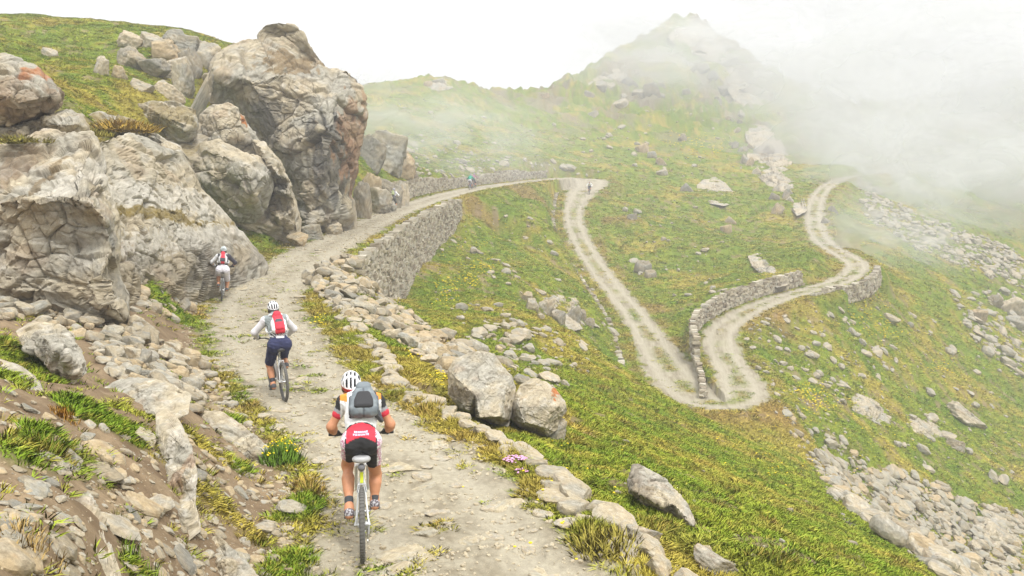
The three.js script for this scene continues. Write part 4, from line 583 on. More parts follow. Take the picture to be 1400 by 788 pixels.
for (const [px, py, w, dp, seed] of [[558, 762, 95, 22, 1], [530, 784, 80, 20, 2], [520, 690, 70, 22, 3], [545, 640, 60, 16, 4], [585, 728, 44, 16, 5], [580, 665, 44, 12, 6], [690, 690, 60, 16, 7], [600, 610, 40, 9, 8], [440, 600, 50, 10, 9], [470, 640, 40, 10, 10], [345, 440, 26, 8, 11], [412, 520, 30, 7, 12], [330, 395, 22, 6, 13], [640, 740, 40, 12, 14], [470, 560, 34, 7, 15], [420, 470, 24, 6, 16], [745, 788, 60, 16, 17], [655, 612, 30, 8, 18]]) {
  const h = hitGround(px, py); if (!h) continue; const k = h[3] / FPX, m = new THREE.Mesh(stoneGeo(500 + seed, 6, { planes: 8, slab: 1, tint: [1.06, 1.05, 1.0] }), stoneMat), W = w * k, D = Math.min(W * 0.9, dp * k * 3); restOn(m, h[0], h[2], W, 0.12 + 0.05 * W, D, seed * 0.13, 0.66, 0.3); tag(m, 'flat stone worn level into the gravel road', 'stone', 'flat stones set in the road'); addTop(m, 'road_stone');
}
// ---- dry stone walls
function wall(label, { i0, i1, side, off, top, foot, thick = 0.4, len = [0.2, 0.5], ht = [0.1, 0.2], batter = 0.08, seed = 1, jag = 0.1, both = false }) {
  const g = new THREE.Group(), r = rngOf(seed), bits = [], own = [];
  const mid = RS[Math.floor((i0 + i1) / 2)]; g.position.set(mid.x - mid.tz * side * (mid.w + off), mid.h, mid.z + mid.tx * side * (mid.w + off));
  let s = RS[i0].s;
  const at = (S) => { let i = i0; while (i < i1 && RS[i + 1].s < S) i++; const a = RS[i], b = RS[Math.min(RS.length - 1, i + 1)], f = clamp((S - a.s) / Math.max(1e-6, b.s - a.s), 0, 1); return { x: lerp(a.x, b.x, f), z: lerp(a.z, b.z, f), h: lerp(a.h, b.h, f), w: lerp(a.w, b.w, f), tx: lerp(a.tx, b.tx, f), tz: lerp(a.tz, b.tz, f), t: lerp(a.t, b.t, f) }; };
  const end = RS[i1].s, rows = []; let y = 0; for (let k = 0; k < 60; k++) { const h = lerp(ht[0], ht[1], r()); rows.push([y, h]); y += h * 0.92; }
  for (const [yo, h] of rows) {
    for (let S = s + r() * 0.2; S < end;) {
      const L = lerp(len[0], len[1], r() ** 1.5), c = at(S + L / 2), O = c.w + off;
      const x = c.x - c.tz * side * O, z = c.z + c.tx * side * O, y1 = c.h + top(c) + jag * noise(S * 1.3, yo, seed), y0 = foot ? foot(x, z, c) : Math.min(groundH(x - c.tz * side * 0.6, z + c.tx * side * 0.6), groundH(x, z)) - 0.2, yy = y0 + yo; S += L * 0.97;
      if (yy > y1) continue;
      const out = (y1 - yy) * batter + (r() - 0.5) * 0.07, X = x - c.tz * side * out, Z = z + c.tx * side * out;
      dummy.position.set(X, yy + h / 2, Z); dummy.rotation.set((r() - 0.5) * 0.12, Math.atan2(-c.tz, c.tx) + (r() - 0.5) * 0.16, (r() - 0.5) * 0.14); dummy.scale.set(L * 0.98, h * 0.98, thick * (0.85 + 0.3 * r())); dummy.updateMatrix();
      const px = Math.max(L, h) / Math.hypot(X, Z) * FPX; own.push([px, dummy.matrix.clone(), Math.floor(r() * BRICKS.length)]);
    }
  }
  own.sort((a, b) => b[0] - a[0]); g.updateMatrix(); const inv = new THREE.Matrix4().copy(g.matrix).invert(), geos = [];
  own.forEach(([px, m, v], i) => { const M = inv.clone().multiply(m); if (px >= 8.5 && i < 260) { const b = part(g, 'stone', BRICKS[v], stoneMat); M.decompose(b.position, b.quaternion, b.scale); } else geos.push(BRICKS[v].clone().applyMatrix4(M)); });
  if (geos.length) { const b = part(g, 'small_stones', mergeGeometries(geos), stoneMat); b.userData.kind = 'stuff'; }
  tag(g, label, 'stone wall'); return addTop(g, 'dry_stone_wall');
}
const iAt = (t) => RS.findIndex((r) => r.t >= t);
wall('tall dry stone retaining wall holding up the road past the cliff', { i0: iAt(10.4), i1: iAt(14.75), side: 1, off: 0.86, top: () => 0.02, thick: 0.5, len: [0.22, 0.6], ht: [0.12, 0.24], batter: 0.1, seed: 3 });
wall('dry stone wall lining the uphill edge of the far upper road', { i0: iAt(13.9), i1: iAt(18.6), side: -1, off: 1.0, top: (c) => 1.15 + 0.2 * Math.sin(c.t * 3), foot: (x, z, c) => c.h - 0.2, len: [0.3, 0.7], ht: [0.14, 0.26], batter: -0.06, seed: 5 });
wall('dry stone wall above the uphill side of the lower road', { i0: iAt(35.4), i1: iAt(40.2), side: -1, off: 0.55, top: (c) => 1.15, foot: (x, z, c) => c.h - 0.2, len: [0.25, 0.6], ht: [0.13, 0.24], batter: -0.06, seed: 7 });
wall('low dry stone wall between the two arms of the hairpin', { i0: iAt(32.6), i1: iAt(35.4), side: -1, off: 0.62, thick: 0.3, top: (c) => 0.06, foot: (x, z, c) => c.h - 0.2, len: [0.25, 0.6], ht: [0.12, 0.2], seed: 9, batter: 0 });
wall('dry stone retaining wall under the misty upper bend', { i0: iAt(39.4), i1: iAt(42.7), side: 1, off: 0.5, top: () => 0.05, foot: (x, z, c) => Math.max(c.h - 1.3, groundH(x + 0.5, z + 0.5) - 0.4), len: [0.3, 0.7], ht: [0.16, 0.28], thick: 0.5, seed: 11 });
wall('low broken stone edging along the middle road', { i0: iAt(21.2), i1: iAt(29.2), side: 1, off: 1.2, top: (c) => 0.12 + 0.2 * noise(c.t * 2, 1, 1), foot: (x, z, c) => groundH(x, z) - 0.25, len: [0.25, 0.7], ht: [0.14, 0.24], jag: 0.2, seed: 13, batter: 0 });
{ // kerb of flat slabs along the near road edge, and the tumbled stretch beyond
  const g = new THREE.Group(), r = rngOf(21); const mid = RS[iAt(5)]; g.position.set(mid.x + 1.6, mid.h, mid.z); let S = RS[iAt(1)].s; const end = RS[iAt(9.3)].s;
  const slabs = []; for (let i = 0; i < 8; i++) slabs.push(stoneGeo(600 + i, 6, { planes: 9, slab: 1, strata: i % 2 ? 4 : 0, tint: [[1.02, 1, 0.96], [0.9, 0.89, 0.86], [0.98, 0.94, 0.87]][i % 3] }));
  while (S < end) for (let row = 0, L = 0.24 + 0.4 * r(); row < 3; row++) {
    const c = RS.find((q) => q.s >= S + L / 2), vg = shoulder(c.t, true)[0], O = c.w + vg + [0.02, 0.16, -0.2][row] + (r() - 0.5) * 0.16, x = c.x - c.tz * O, z = c.z + c.tx * O; if (row === 2 && r() < 0.5) { S += L * 0.85; continue; }
    const m = part(g, 'stone', slabs[Math.floor(r() * 8)], stoneMat), th = 0.1 + 0.12 * r(); m.scale.set(L * 1.08, th, 0.24 + 0.2 * r()); m.rotation.set((r() - 0.5) * 0.15, Math.atan2(-c.tz, c.tx) + (r() - 0.5) * 0.5, (r() - 0.5) * 0.15); m.position.set(x, c.h + [0.02, -0.16, -0.01][row] + 0.05 * r(), z).sub(g.position); if (row === 2) S += L * 0.85;
  }
  tag(g, 'kerb of flat pale slabs edging the near side of the road', 'stone kerb'); addTop(g, 'stone_kerb');
}
console.log('stones done', loose.length);
// ---------------------------------------------------------------- grass and flowers
function tuftGeo(seed, n, bend) {                                        // a tuft about 1 wide and 1 tall, thin bent blades
  const r = rngOf(seed), pos = [], nor = [];
  for (let i = 0; i < n; i++) {
    const a = r() * 6.283, q = Math.sqrt(r()) * 0.42, x = Math.cos(a) * q, z = Math.sin(a) * q, t = r() * 6.283, w = 0.022 + 0.02 * r(), h = 0.45 + 0.55 * r(), lx = Math.cos(a) * bend * (0.3 + r()) * 0.5 + (r() - 0.5) * 0.3, lz = Math.sin(a) * bend * (0.3 + r()) * 0.5 + (r() - 0.5) * 0.3, cx = Math.cos(t) * w, cz = Math.sin(t) * w;
    const A = [x - cx, -0.05, z - cz], B = [x + cx, -0.05, z + cz], M = [x + lx * 0.45 - cx * 0.7, h * 0.6, z + lz * 0.45 - cz * 0.7], N = [x + lx * 0.45 + cx * 0.7, h * 0.6, z + lz * 0.45 + cz * 0.7], T = [x + lx, h, z + lz];
    pos.push(...A, ...B, ...M, ...B, ...N, ...M, ...M, ...N, ...T);
    for (let k = 0; k < 9; k++) { const v = new THREE.Vector3(Math.cos(a) * 0.35 + (r() - 0.5) * 0.3, 1, Math.sin(a) * 0.35 + (r() - 0.5) * 0.3).normalize(); nor.push(v.x, v.y, v.z); }
  }
  const g = new THREE.BufferGeometry(); g.setAttribute('position', new THREE.Float32BufferAttribute(pos, 3)); g.setAttribute('normal', new THREE.Float32BufferAttribute(nor, 3)); return g;
}
const grassMat = new THREE.MeshStandardMaterial({ color: 0xffffff, roughness: 1, side: THREE.DoubleSide }); grassMat.specularIntensity = 0.1;
{
  const geos = [tuftGeo(1, 22, 0.7), tuftGeo(2, 22, 0.9), tuftGeo(3, 20, 0.5), tuftGeo(4, 26, 1.2)], lists = [[], [], [], []], r = rngOf(99), col = new THREE.Color();
  for (let i = 0; i < 380000; i++) {
    const rad = 3.2 * Math.pow(200 / 3.2, Math.pow(r(), 0.86)), a = (r() * 2 - 1) * 33.5 * Math.PI / 180, x = Math.sin(a) * rad, z = -Math.cos(a) * rad, g = zone(x, z), q = roadNear(x, z);
    const onRoad = q.i >= 0 && Math.abs(q.l) < q.r.w; let p = (1 - g.gravel) * (1 - g.dirt * 0.97) * (1 - sst(80, 195, rad)) * Math.min(1, Math.pow(rad / 13, 1.3)) * (1 - 0.75 * g.dirt * (rad < 13 ? 1 - rad / 13 : 0)); if (onRoad && rad < 40) p = Math.max(p, 0.22 * sst(0.2, 0.5, fbm(x * 0.9, 95, z * 0.9, 3)));
    if (r() > p) continue; if (slopeN(x, z, 0.2).y < 0.3) continue;
    const verge = q.i >= 0 && !onRoad && q.l > 0 && Math.abs(q.l) < q.r.w + 1 ? 1 : 0, clump = clamp(0.5 + 0.9 * noise(x * 1.2, 97, z * 1.2), 0, 1);
    let h = (0.022 + 0.045 * r() * (0.3 + clump) + 0.03 * verge * clump + 0.02 * g.lush) * (1 + rad / 90) * (onRoad ? 0.6 : 1), w = (0.085 + 0.07 * r()) * (1 + rad / 28);
    const heath = sst(0.28, 0.4, fbm(x * 0.8, 150, z * 0.8, 3)) * (g.lush > 0.2 ? 0 : 1); h *= 1 + 1.1 * heath * r(); let c = grassColor(x, z, g.dry, g.rust, g.lush); if (heath) c = mix3(c, r() < 0.5 ? rgb(96, 104, 44) : rgb(150, 120, 74), 0.6 * heath); const m = (0.85 + 0.35 * r()) * (1 + 0.3 * fbm(x * 1.7, 80, z * 1.7, 2)); c = mix3(c, C_OCHRE, r() < 0.18 ? 0.6 : verge * 0.35 * r());
    lists[Math.floor(r() * 4)].push([x, z, w, h, r() * 6.28, c[0] * m * 1.3, c[1] * m * 1.3, c[2] * m * 1.15]);
  }
  lists.forEach((L, k) => { const im = new THREE.InstancedMesh(geos[k], grassMat, L.length); L.forEach(([x, z, w, h, t, R, G, B], i) => { dummy.position.set(x, groundH(x, z), z); dummy.quaternion.setFromUnitVectors(_up, slopeN(x, z, 0.3).lerp(_up, 0.5).normalize()).multiply(_q.setFromAxisAngle(_up, t)); dummy.scale.set(w, h, w); dummy.updateMatrix(); im.setMatrixAt(i, dummy.matrix); im.setColorAt(i, col.setRGB(R, G, B)); }); tag(im, 'short alpine grass covering the hillside', 'grass', null, 'stuff'); addTop(im, 'grass'); });
  console.log('grass', lists.map((l) => l.length).join());
}
const petalMat = (c) => new THREE.MeshStandardMaterial({ color: new THREE.Color().setRGB(...c), roughness: 0.9, side: THREE.DoubleSide });
const bloomGeo = (() => { const g = new THREE.SphereGeometry(0.5, 6, 4); g.scale(1, 0.6, 1); return g; })();
{ // yellow bloom drifting over the slopes
  const r = rngOf(131), L = [];
  for (const [px, py, rx, ry, n] of [[610, 400, 16, 18, 90], [640, 385, 14, 10, 60], [1190, 425, 26, 30, 80], [1215, 455, 24, 20, 60], [1105, 540, 26, 14, 70], [1120, 555, 22, 12, 60], [570, 480, 14, 14, 70], [660, 365, 18, 12, 50], [1285, 505, 20, 14, 30], [610, 520, 20, 14, 60], [940, 190, 50, 12, 60], [960, 205, 40, 14, 60], [800, 680, 150, 80, 24], [1060, 620, 80, 40, 60], [660, 340, 60, 40, 60], [435, 440, 12, 8, 20], [1180, 600, 100, 60, 60]]) for (let i = 0; i < n; i++) { const h = hitGround(px + rx * (r() + r() - 1) * 1.3, py + ry * (r() + r() - 1) * 1.3); if (h) L.push([h[0], h[1], h[2], (0.014 + 0.0009 * h[3]) * (0.7 + 0.8 * r())]); }
  const im = new THREE.InstancedMesh(bloomGeo, petalMat(rgb(226, 200, 24)), L.length); L.forEach(([x, y, z, s], i) => { dummy.position.set(x, y + 0.05 + s, z); dummy.rotation.set(0, 0, 0); dummy.scale.set(s * 1.4, s, s * 1.4); dummy.updateMatrix(); im.setMatrixAt(i, dummy.matrix); }); tag(im, 'yellow wildflowers dotting the grass slopes', 'flowers', null, 'stuff'); addTop(im, 'wildflowers');
}
function plant(name, label, px, py, wide, tall, leafC, bloomC, nLeaf, nBloom, seed, bloomS = 0.03, d = 0) {
  const h = d ? P(px, py, d) : hitGround(px, py); if (!h) return; const g = new THREE.Group(), r = rngOf(seed); g.position.set(h[0], h[1], h[2]); const leaves = [], blooms = [];
  for (let i = 0; i < nLeaf; i++) { const a = r() * 6.283, q = Math.sqrt(r()), t = tuftGeo(seed * 31 + i, 9, 0.8); const s = wide * 0.35, k = tall * (1 - 0.55 * q * q) * (0.7 + 0.5 * r()); t.scale(s, k, s); t.translate(Math.cos(a) * q * wide * 0.42, d ? 0 : groundH(h[0] + Math.cos(a) * q * wide * 0.42, h[2] + Math.sin(a) * q * wide * 0.42) - h[1], Math.sin(a) * q * wide * 0.42); const n = t.attributes.position.count, c = new Float32Array(n * 3), m = 0.75 + 0.5 * r(); for (let j = 0; j < n; j++) c.set([leafC[0] * m, leafC[1] * m, leafC[2] * m], 3 * j); t.setAttribute('color', new THREE.BufferAttribute(c, 3)); leaves.push(t); }
  const lm = grassMat.clone(); lm.vertexColors = true; part(g, 'foliage', mergeGeometries(leaves), lm);
  for (let i = 0; i < nBloom; i++) { const a = r() * 6.283, q = Math.sqrt(r()), b = bloomGeo.clone(), s = bloomS * (0.7 + 0.6 * r()); b.scale(s, s, s); b.translate(Math.cos(a) * q * wide * 0.46, tall * (1 - 0.45 * q * q) * (0.85 + 0.25 * r()) , Math.sin(a) * q * wide * 0.46); blooms.push(b); }
  if (blooms.length) { const b = part(g, 'blossom', mergeGeometries(blooms), petalMat(bloomC)); b.userData.kind = 'stuff'; }
  tag(g, label, 'plant'); addTop(g, name);
}
plant('flowering_plant', 'bushy green clump with yellow daisies at the edge of the road', 384, 632, 0.56, 0.3, rgb(106, 138, 36), rgb(240, 208, 20), 150, 40, 5, 0.026);
plant('pink_flower_cushion', 'pale pink flower cushion on the kerb slabs', 705, 632, 0.34, 0.07, rgb(150, 140, 70), rgb(222, 170, 205), 16, 60, 6, 0.03);
plant('pink_flower_cushion', 'small magenta flower tuft beside the rounded pale rock', 906, 688, 0.16, 0.1, rgb(120, 130, 50), rgb(214, 70, 176), 8, 14, 7, 0.03);
plant('pink_flower_cushion', 'faded pink flower tuft in the grass at the kerb end', 712, 650, 0.2, 0.08, rgb(150, 140, 70), rgb(212, 160, 196), 8, 18, 8, 0.025);
plant('grass_tussock', 'tall dry tussock at the end of the stone kerb', 830, 752, 0.8, 0.24, rgb(158, 146, 60), [0, 0, 0], 70, 0, 9);
plant('grass_tussock', 'bright green tussock at the foot of the brown bank', 196, 784, 0.32, 0.2, rgb(112, 134, 36), [0, 0, 0], 24, 0, 10);
plant('grass_tussock', 'olive tussock alone on bare earth beside the bedrock edge', 166, 712, 0.12, 0.1, rgb(128, 122, 52), [0, 0, 0], 10, 0, 11);
plant('grass_tussock', 'orange brown tussock above the green mat', 90, 572, 0.3, 0.14, rgb(176, 128, 40), [0, 0, 0], 22, 0, 12);
plant('grass_tussock', 'straw coloured tussock on the bedrock beside the camera bank', 40, 742, 0.3, 0.12, rgb(190, 160, 96), [0, 0, 0], 30, 0, 13);
plant('grass_tussock', 'yellow moss tuft clinging beside the upright rock fin', 212, 628, 0.16, 0.1, rgb(176, 158, 50), [0, 0, 0], 12, 0, 14);
plant('grass_tussock', 'ochre grass cushion spilling over the ledge above the leaning slab', 168, 178, 2.2, 0.42, rgb(178, 146, 56), [0, 0, 0], 110, 0, 15, 0, 28.6);
plant('grass_tussock', 'olive grass cushion on the ledge beside the overhanging crag', 130, 186, 0.9, 0.26, rgb(150, 140, 58), [0, 0, 0], 50, 0, 16, 0, 24);
plant('grass_tussock', 'mossy grass fringe on top of the overhanging crag', 30, 196, 1.5, 0.2, rgb(146, 138, 60), [0, 0, 0], 70, 0, 17, 0, 18.6);
console.log('plants done');
// ---------------------------------------------------------------- riders and bicycles
function surfaceNets(f, lo, hi, cell) {
  const n = [0, 1, 2].map((k) => Math.ceil((hi[k] - lo[k]) / cell) + 1), [nx, ny, nz] = n, V = new Float32Array(nx * ny * nz), id = new Int32Array(nx * ny * nz).fill(-1), pos = [], idx = [];
  for (let k = 0, o = 0; k < nz; k++) for (let j = 0; j < ny; j++) for (let i = 0; i < nx; i++, o++) V[o] = f(lo[0] + i * cell, lo[1] + j * cell, lo[2] + k * cell);
  const at = (i, j, k) => (k * ny + j) * nx + i, E = [[0, 1], [2, 3], [4, 5], [6, 7], [0, 2], [1, 3], [4, 6], [5, 7], [0, 4], [1, 5], [2, 6], [3, 7]], c = new Float32Array(8);
  for (let k = 0; k < nz - 1; k++) for (let j = 0; j < ny - 1; j++) for (let i = 0; i < nx - 1; i++) {
    let m = 0; for (let q = 0; q < 8; q++) { c[q] = V[at(i + (q & 1), j + ((q >> 1) & 1), k + (q >> 2))]; if (c[q] < 0) m |= 1 << q; }
    if (m === 0 || m === 255) continue; let x = 0, y = 0, z = 0, w = 0;
    for (const [a, b] of E) { if (((m >> a) & 1) === ((m >> b) & 1)) continue; const t = c[a] / (c[a] - c[b]); x += lerp(a & 1, b & 1, t); y += lerp((a >> 1) & 1, (b >> 1) & 1, t); z += lerp(a >> 2, b >> 2, t); w++; }
    id[at(i, j, k)] = pos.length / 3; pos.push(lo[0] + (i + x / w) * cell, lo[1] + (j + y / w) * cell, lo[2] + (k + z / w) * cell);
  }
  const quad = (a, b, d, e, flip) => { if (a < 0 || b < 0 || d < 0 || e < 0) return; if (flip) idx.push(a, d, b, b, d, e); else idx.push(a, b, d, b, e, d); };
  for (let k = 1; k < nz - 1; k++) for (let j = 1; j < ny - 1; j++) for (let i = 1; i < nx - 1; i++) {
    const s = V[at(i, j, k)] < 0;
    if (s !== V[at(i + 1, j, k)] < 0) quad(id[at(i, j - 1, k - 1)], id[at(i, j, k - 1)], id[at(i, j - 1, k)], id[at(i, j, k)], !s);
    if (s !== V[at(i, j + 1, k)] < 0) quad(id[at(i - 1, j, k - 1)], id[at(i, j, k - 1)], id[at(i - 1, j, k)], id[at(i, j, k)], s);
    if (s !== V[at(i, j, k + 1)] < 0) quad(id[at(i - 1, j - 1, k)], id[at(i, j - 1, k)], id[at(i - 1, j, k)], id[at(i, j, k)], !s);
  }
  const g = new THREE.BufferGeometry(); g.setAttribute('position', new THREE.Float32BufferAttribute(pos, 3)); g.setIndex(idx); g.computeVertexNormals(); return g;
}
const smin = (a, b, k) => { const h = Math.max(k - Math.abs(a - b), 0) / k; return Math.min(a, b) - h * h * k * 0.25; };
function cap(a, b, ra, rb, fx = 1) {                                      // tapered limb
  const bx = b[0] - a[0], by = b[1] - a[1], bz = b[2] - a[2], L = bx * bx + by * by + bz * bz || 1e-9;
  return (x, y, z) => { const px = x - a[0], py = y - a[1], pz = z - a[2], t = clamp((px * bx + py * by + pz * bz) / L, 0, 1); return Math.hypot((px - bx * t) * fx, py - by * t, pz - bz * t) - (ra + (rb - ra) * t); };
}
const ell = (c, r) => (x, y, z) => { const k = Math.hypot((x - c[0]) / r[0], (y - c[1]) / r[1], (z - c[2]) / r[2]); return (k - 1) * Math.min(...r); };
const join = (fs, k) => (x, y, z) => { let d = fs[0](x, y, z); for (let i = 1; i < fs.length; i++) d = smin(d, fs[i](x, y, z), k); return d; };
const v3 = (a, b, t) => [lerp(a[0], b[0], t), lerp(a[1], b[1], t), lerp(a[2], b[2], t)];
function knee(hip, ankle, a, b, bow) {                                    // knee in front of the line from hip to ankle
  const d = Math.hypot(hip[0] - ankle[0], hip[1] - ankle[1], hip[2] - ankle[2]), x = clamp((a * a - b * b + d * d) / (2 * d), 0.02, a), h = Math.sqrt(Math.max(0.0004, a * a - x * x)), m = v3(hip, ankle, x / d), uy = (ankle[1] - hip[1]) / d, uz = (ankle[2] - hip[2]) / d;
  return [m[0] + bow, m[1] - uz * -h * -1 * -1 + 0, m[2] + uy * h];
}
function bounds(pts, pad) { const lo = [9, 9, 9], hi = [-9, -9, -9]; for (const p of pts) for (let k = 0; k < 3; k++) { lo[k] = Math.min(lo[k], p[k] - pad); hi[k] = Math.max(hi[k], p[k] + pad); } return [lo, hi]; }
function paint(g, fn) { const p = g.attributes.position, c = new Float32Array(p.count * 3); for (let i = 0; i < p.count; i++) c.set(fn(p.getX(i), p.getY(i), p.getZ(i)), 3 * i); g.setAttribute('color', new THREE.BufferAttribute(c, 3)); return g; }
const clothMat = new THREE.MeshStandardMaterial({ vertexColors: true, roughness: 0.85 }), skinMat = new THREE.MeshStandardMaterial({ vertexColors: true, roughness: 0.6 }), helmetMat = new THREE.MeshStandardMaterial({ vertexColors: true, roughness: 0.35 });
const rubber = new THREE.MeshStandardMaterial({ color: new THREE.Color().setRGB(0.035, 0.034, 0.033), roughness: 0.9 }), tyreMat = new THREE.MeshStandardMaterial({ color: new THREE.Color().setRGB(0.12, 0.115, 0.105), roughness: 0.95 }), alloy = new THREE.MeshStandardMaterial({ color: new THREE.Color().setRGB(0.55, 0.55, 0.54), roughness: 0.35, metalness: 0.9 }), blackMetal = new THREE.MeshStandardMaterial({ color: new THREE.Color().setRGB(0.05, 0.05, 0.05), roughness: 0.45 });
const plain = (c, rough = 0.5) => new THREE.MeshStandardMaterial({ color: new THREE.Color().setRGB(...c), roughness: rough });
function tube(a, b, r, r2 = r, seg = 8) { const A = new THREE.Vector3(...a), B = new THREE.Vector3(...b), L = A.distanceTo(B), g = new THREE.CylinderGeometry(r2, r, L, seg); g.translate(0, L / 2, 0); g.applyQuaternion(new THREE.Quaternion().setFromUnitVectors(_up, B.sub(A).normalize())); g.translate(...a); return g; }
const ring = (R, r, seg = 48, rs = 8) => { const g = new THREE.TorusGeometry(R, r, rs, seg); g.rotateY(Math.PI / 2); return g; };
const cyl = (r, h, seg = 14) => { const g = new THREE.CylinderGeometry(r, r, h, seg); g.rotateZ(Math.PI / 2); return g; };
const moved = (g, p) => g.translate(...p);
const HUB_R = [0, 0.34, 0], HUB_F = [0, 0.34, -1.09], BB = [0, 0.315, -0.44], HEAD_T = [0, 0.83, -0.80], HEAD_B = [0, 0.70, -0.85], SEAT = [0, 0.74, -0.27];
function bicycle(label, o) {
  const g = new THREE.Group(), fm = plain(o.frame, 0.3), fm2 = plain(o.accent ?? o.frame, 0.35), sy = o.saddle ?? 0.93;
  part(g, 'frame', mergeGeometries([tube(BB, SEAT, 0.019), tube(BB, HEAD_B, 0.026), tube(SEAT, HEAD_T, 0.021), tube(HEAD_B, HEAD_T, 0.024), ...[-1, 1].flatMap((s) => [tube([s * 0.045, 0.315, -0.42], [s * 0.065, 0.34, 0], 0.011), tube([s * 0.02, 0.70, -0.28], [s * 0.06, 0.34, 0], 0.009)])]), fm);
  part(g, 'seat_post', tube(SEAT, [0, sy - 0.03, -0.215], 0.0145), alloy);
  const fk = part(g, 'fork', mergeGeometries([tube(HEAD_B, [0, 0.66, -0.865], 0.03), ...[-1, 1].map((s) => tube([s * 0.06, 0.66, -0.87], [s * 0.06, 0.34, -1.09], 0.017)), tube([-0.06, 0.66, -0.868], [0.06, 0.66, -0.868], 0.02)]), fm2); fk.userData = {};
  const hb = part(g, 'handlebar', mergeGeometries([tube(HEAD_T, [0, 0.9, -0.79], 0.018), tube([0, 0.9, -0.79], [0, 0.94, -0.87], 0.018), ...[-1, 1].flatMap((s) => [tube([0, 0.94, -0.87], [s * 0.12, 0.985, -0.87], 0.014), tube([s * 0.12, 0.985, -0.87], [s * 0.31, 1.0, -0.83], 0.012)])]), blackMetal);
  for (const s of [-1, 1]) { part(hb, 'grip', tube([s * 0.21, 0.993, -0.852], [s * 0.325, 1.001, -0.827], 0.017), rubber); part(hb, 'brake_lever', tube([s * 0.19, 0.985, -0.87], [s * 0.28, 0.955, -0.9], 0.006), alloy); }
  const sd = (() => { const f = join([cap([0, sy, -0.33], [0, sy - 0.005, -0.2], 0.022, 0.04), cap([-0.04, sy, -0.12], [0.04, sy, -0.12], 0.045, 0.045), cap([0, sy, -0.2], [0, sy, -0.12], 0.04, 0.06)], 0.05); return surfaceNets((x, y, z) => Math.max(f(x, sy + (y - sy) * 1.6, z) * 0.8, y - sy - 0.028), [-0.12, sy - 0.07, -0.4], [0.12, sy + 0.06, -0.03], 0.012); })();
  part(g, 'saddle', sd, plain(o.saddleC ?? [0.05, 0.05, 0.05], 0.55));
  for (const [hub, w] of [[HUB_R, 0], [HUB_F, 1]]) {
    const W = new THREE.Group(); W.name = 'wheel'; W.position.set(...hub); g.add(W);
    const knob = []; for (let i = 0; i < 60; i++) { const a = i / 60 * 6.2832, k = new THREE.BoxGeometry(0.034, 0.008, 0.016); k.translate(0, 0.337, 0); k.rotateX(a); knob.push(k); }
    part(W, 'tyre', mergeGeometries([ring(0.312, 0.026, 56, 10).toNonIndexed(), ...knob.map((k) => k.toNonIndexed())]), tyreMat); part(W, 'rim', mergeGeometries([ring(0.284, 0.009, 48, 6), ring(0.29, 0.011, 48, 6)]), o.rim ? plain(o.rim, 0.35) : blackMetal);
    const sp = []; for (let i = 0; i < 28; i++) { const a = i / 28 * 6.2832, s = i % 2 ? 1 : -1; sp.push(tube([s * 0.03, Math.cos(a + 0.4) * 0.022, Math.sin(a + 0.4) * 0.022], [0, Math.cos(a) * 0.284, Math.sin(a) * 0.284], 0.0014, 0.0014, 4)); }
    const S = part(W, 'spokes', mergeGeometries(sp), alloy); S.userData.kind = 'stuff'; part(W, 'hub', mergeGeometries([cyl(0.022, 0.09), moved(cyl(0.075, 0.004, 20), [-0.04, 0, 0]), cyl(0.008, 0.15)]), alloy);
    if (!w) part(W, 'cassette', mergeGeometries([0, 1, 2, 3, 4].map((k) => moved(cyl(0.052 - k * 0.007, 0.004, 20), [0.034 + k * 0.006, 0, 0]))), alloy);
  }
  const ca = o.crank ?? 0, crank = part(g, 'crank', mergeGeometries([cyl(0.02, 0.13), moved(cyl(0.075, 0.004, 28), [0.05, 0, 0]), moved(cyl(0.055, 0.004, 24), [0.042, 0, 0]), ...[-1, 1].map((s) => tube([s * 0.068, 0, 0], [s * 0.075, -Math.sin(ca) * 0.172 * s, -Math.cos(ca) * 0.172 * s], 0.011, 0.009))]), alloy); crank.position.set(...BB);
  for (const s of [-1, 1]) { const p = new THREE.BoxGeometry(0.09, 0.018, 0.075); const m = part(g, 'pedal', p, blackMetal); m.position.set(s * 0.125, BB[1] - Math.sin(ca) * 0.172 * s, BB[2] - Math.cos(ca) * 0.172 * s); }
  part(g, 'chain', mergeGeometries([tube([0.048, BB[1] + 0.074, BB[2]], [0.046, 0.34 + 0.04, 0], 0.004, 0.004, 5), tube([0.048, BB[1] - 0.074, BB[2]], [0.046, 0.2, 0.02], 0.004, 0.004, 5)]), blackMetal);
  part(g, 'derailleur', mergeGeometries([tube([0.06, 0.33, 0.01], [0.055, 0.26, 0.03], 0.012), tube([0.05, 0.26, 0.03], [0.048, 0.19, 0.015], 0.01), moved(cyl(0.022, 0.01), [0.048, 0.19, 0.015])]), alloy);
  part(g, 'rear_brake', mergeGeometries([tube([-0.045, 0.62, -0.09], [-0.03, 0.70, -0.12], 0.009), tube([0.045, 0.62, -0.09], [0.03, 0.70, -0.12], 0.009), tube([-0.035, 0.69, -0.11], [0.035, 0.69, -0.11], 0.006)]), alloy);
  if (o.light) { part(g, 'tool_bag', (() => { const b = new THREE.CapsuleGeometry(0.035, 0.05, 4, 10); b.rotateX(1.2); return b.translate(0, sy - 0.085, -0.13); })(), plain([0.16, 0.16, 0.17], 0.8)); part(g, 'reflector', moved(new THREE.BoxGeometry(0.03, 0.1, 0.012), [0, sy - 0.19, -0.16]), plain([0.72, 0.78, 0.05], 0.4)); }
  if (o.bottle) part(g, 'bottle', tube([0, 0.42, -0.5], [0, 0.58, -0.66], 0.034), plain([0.8, 0.8, 0.78], 0.4));
  tag(g, label, 'bicycle'); return addTop(g, 'bicycle');
}
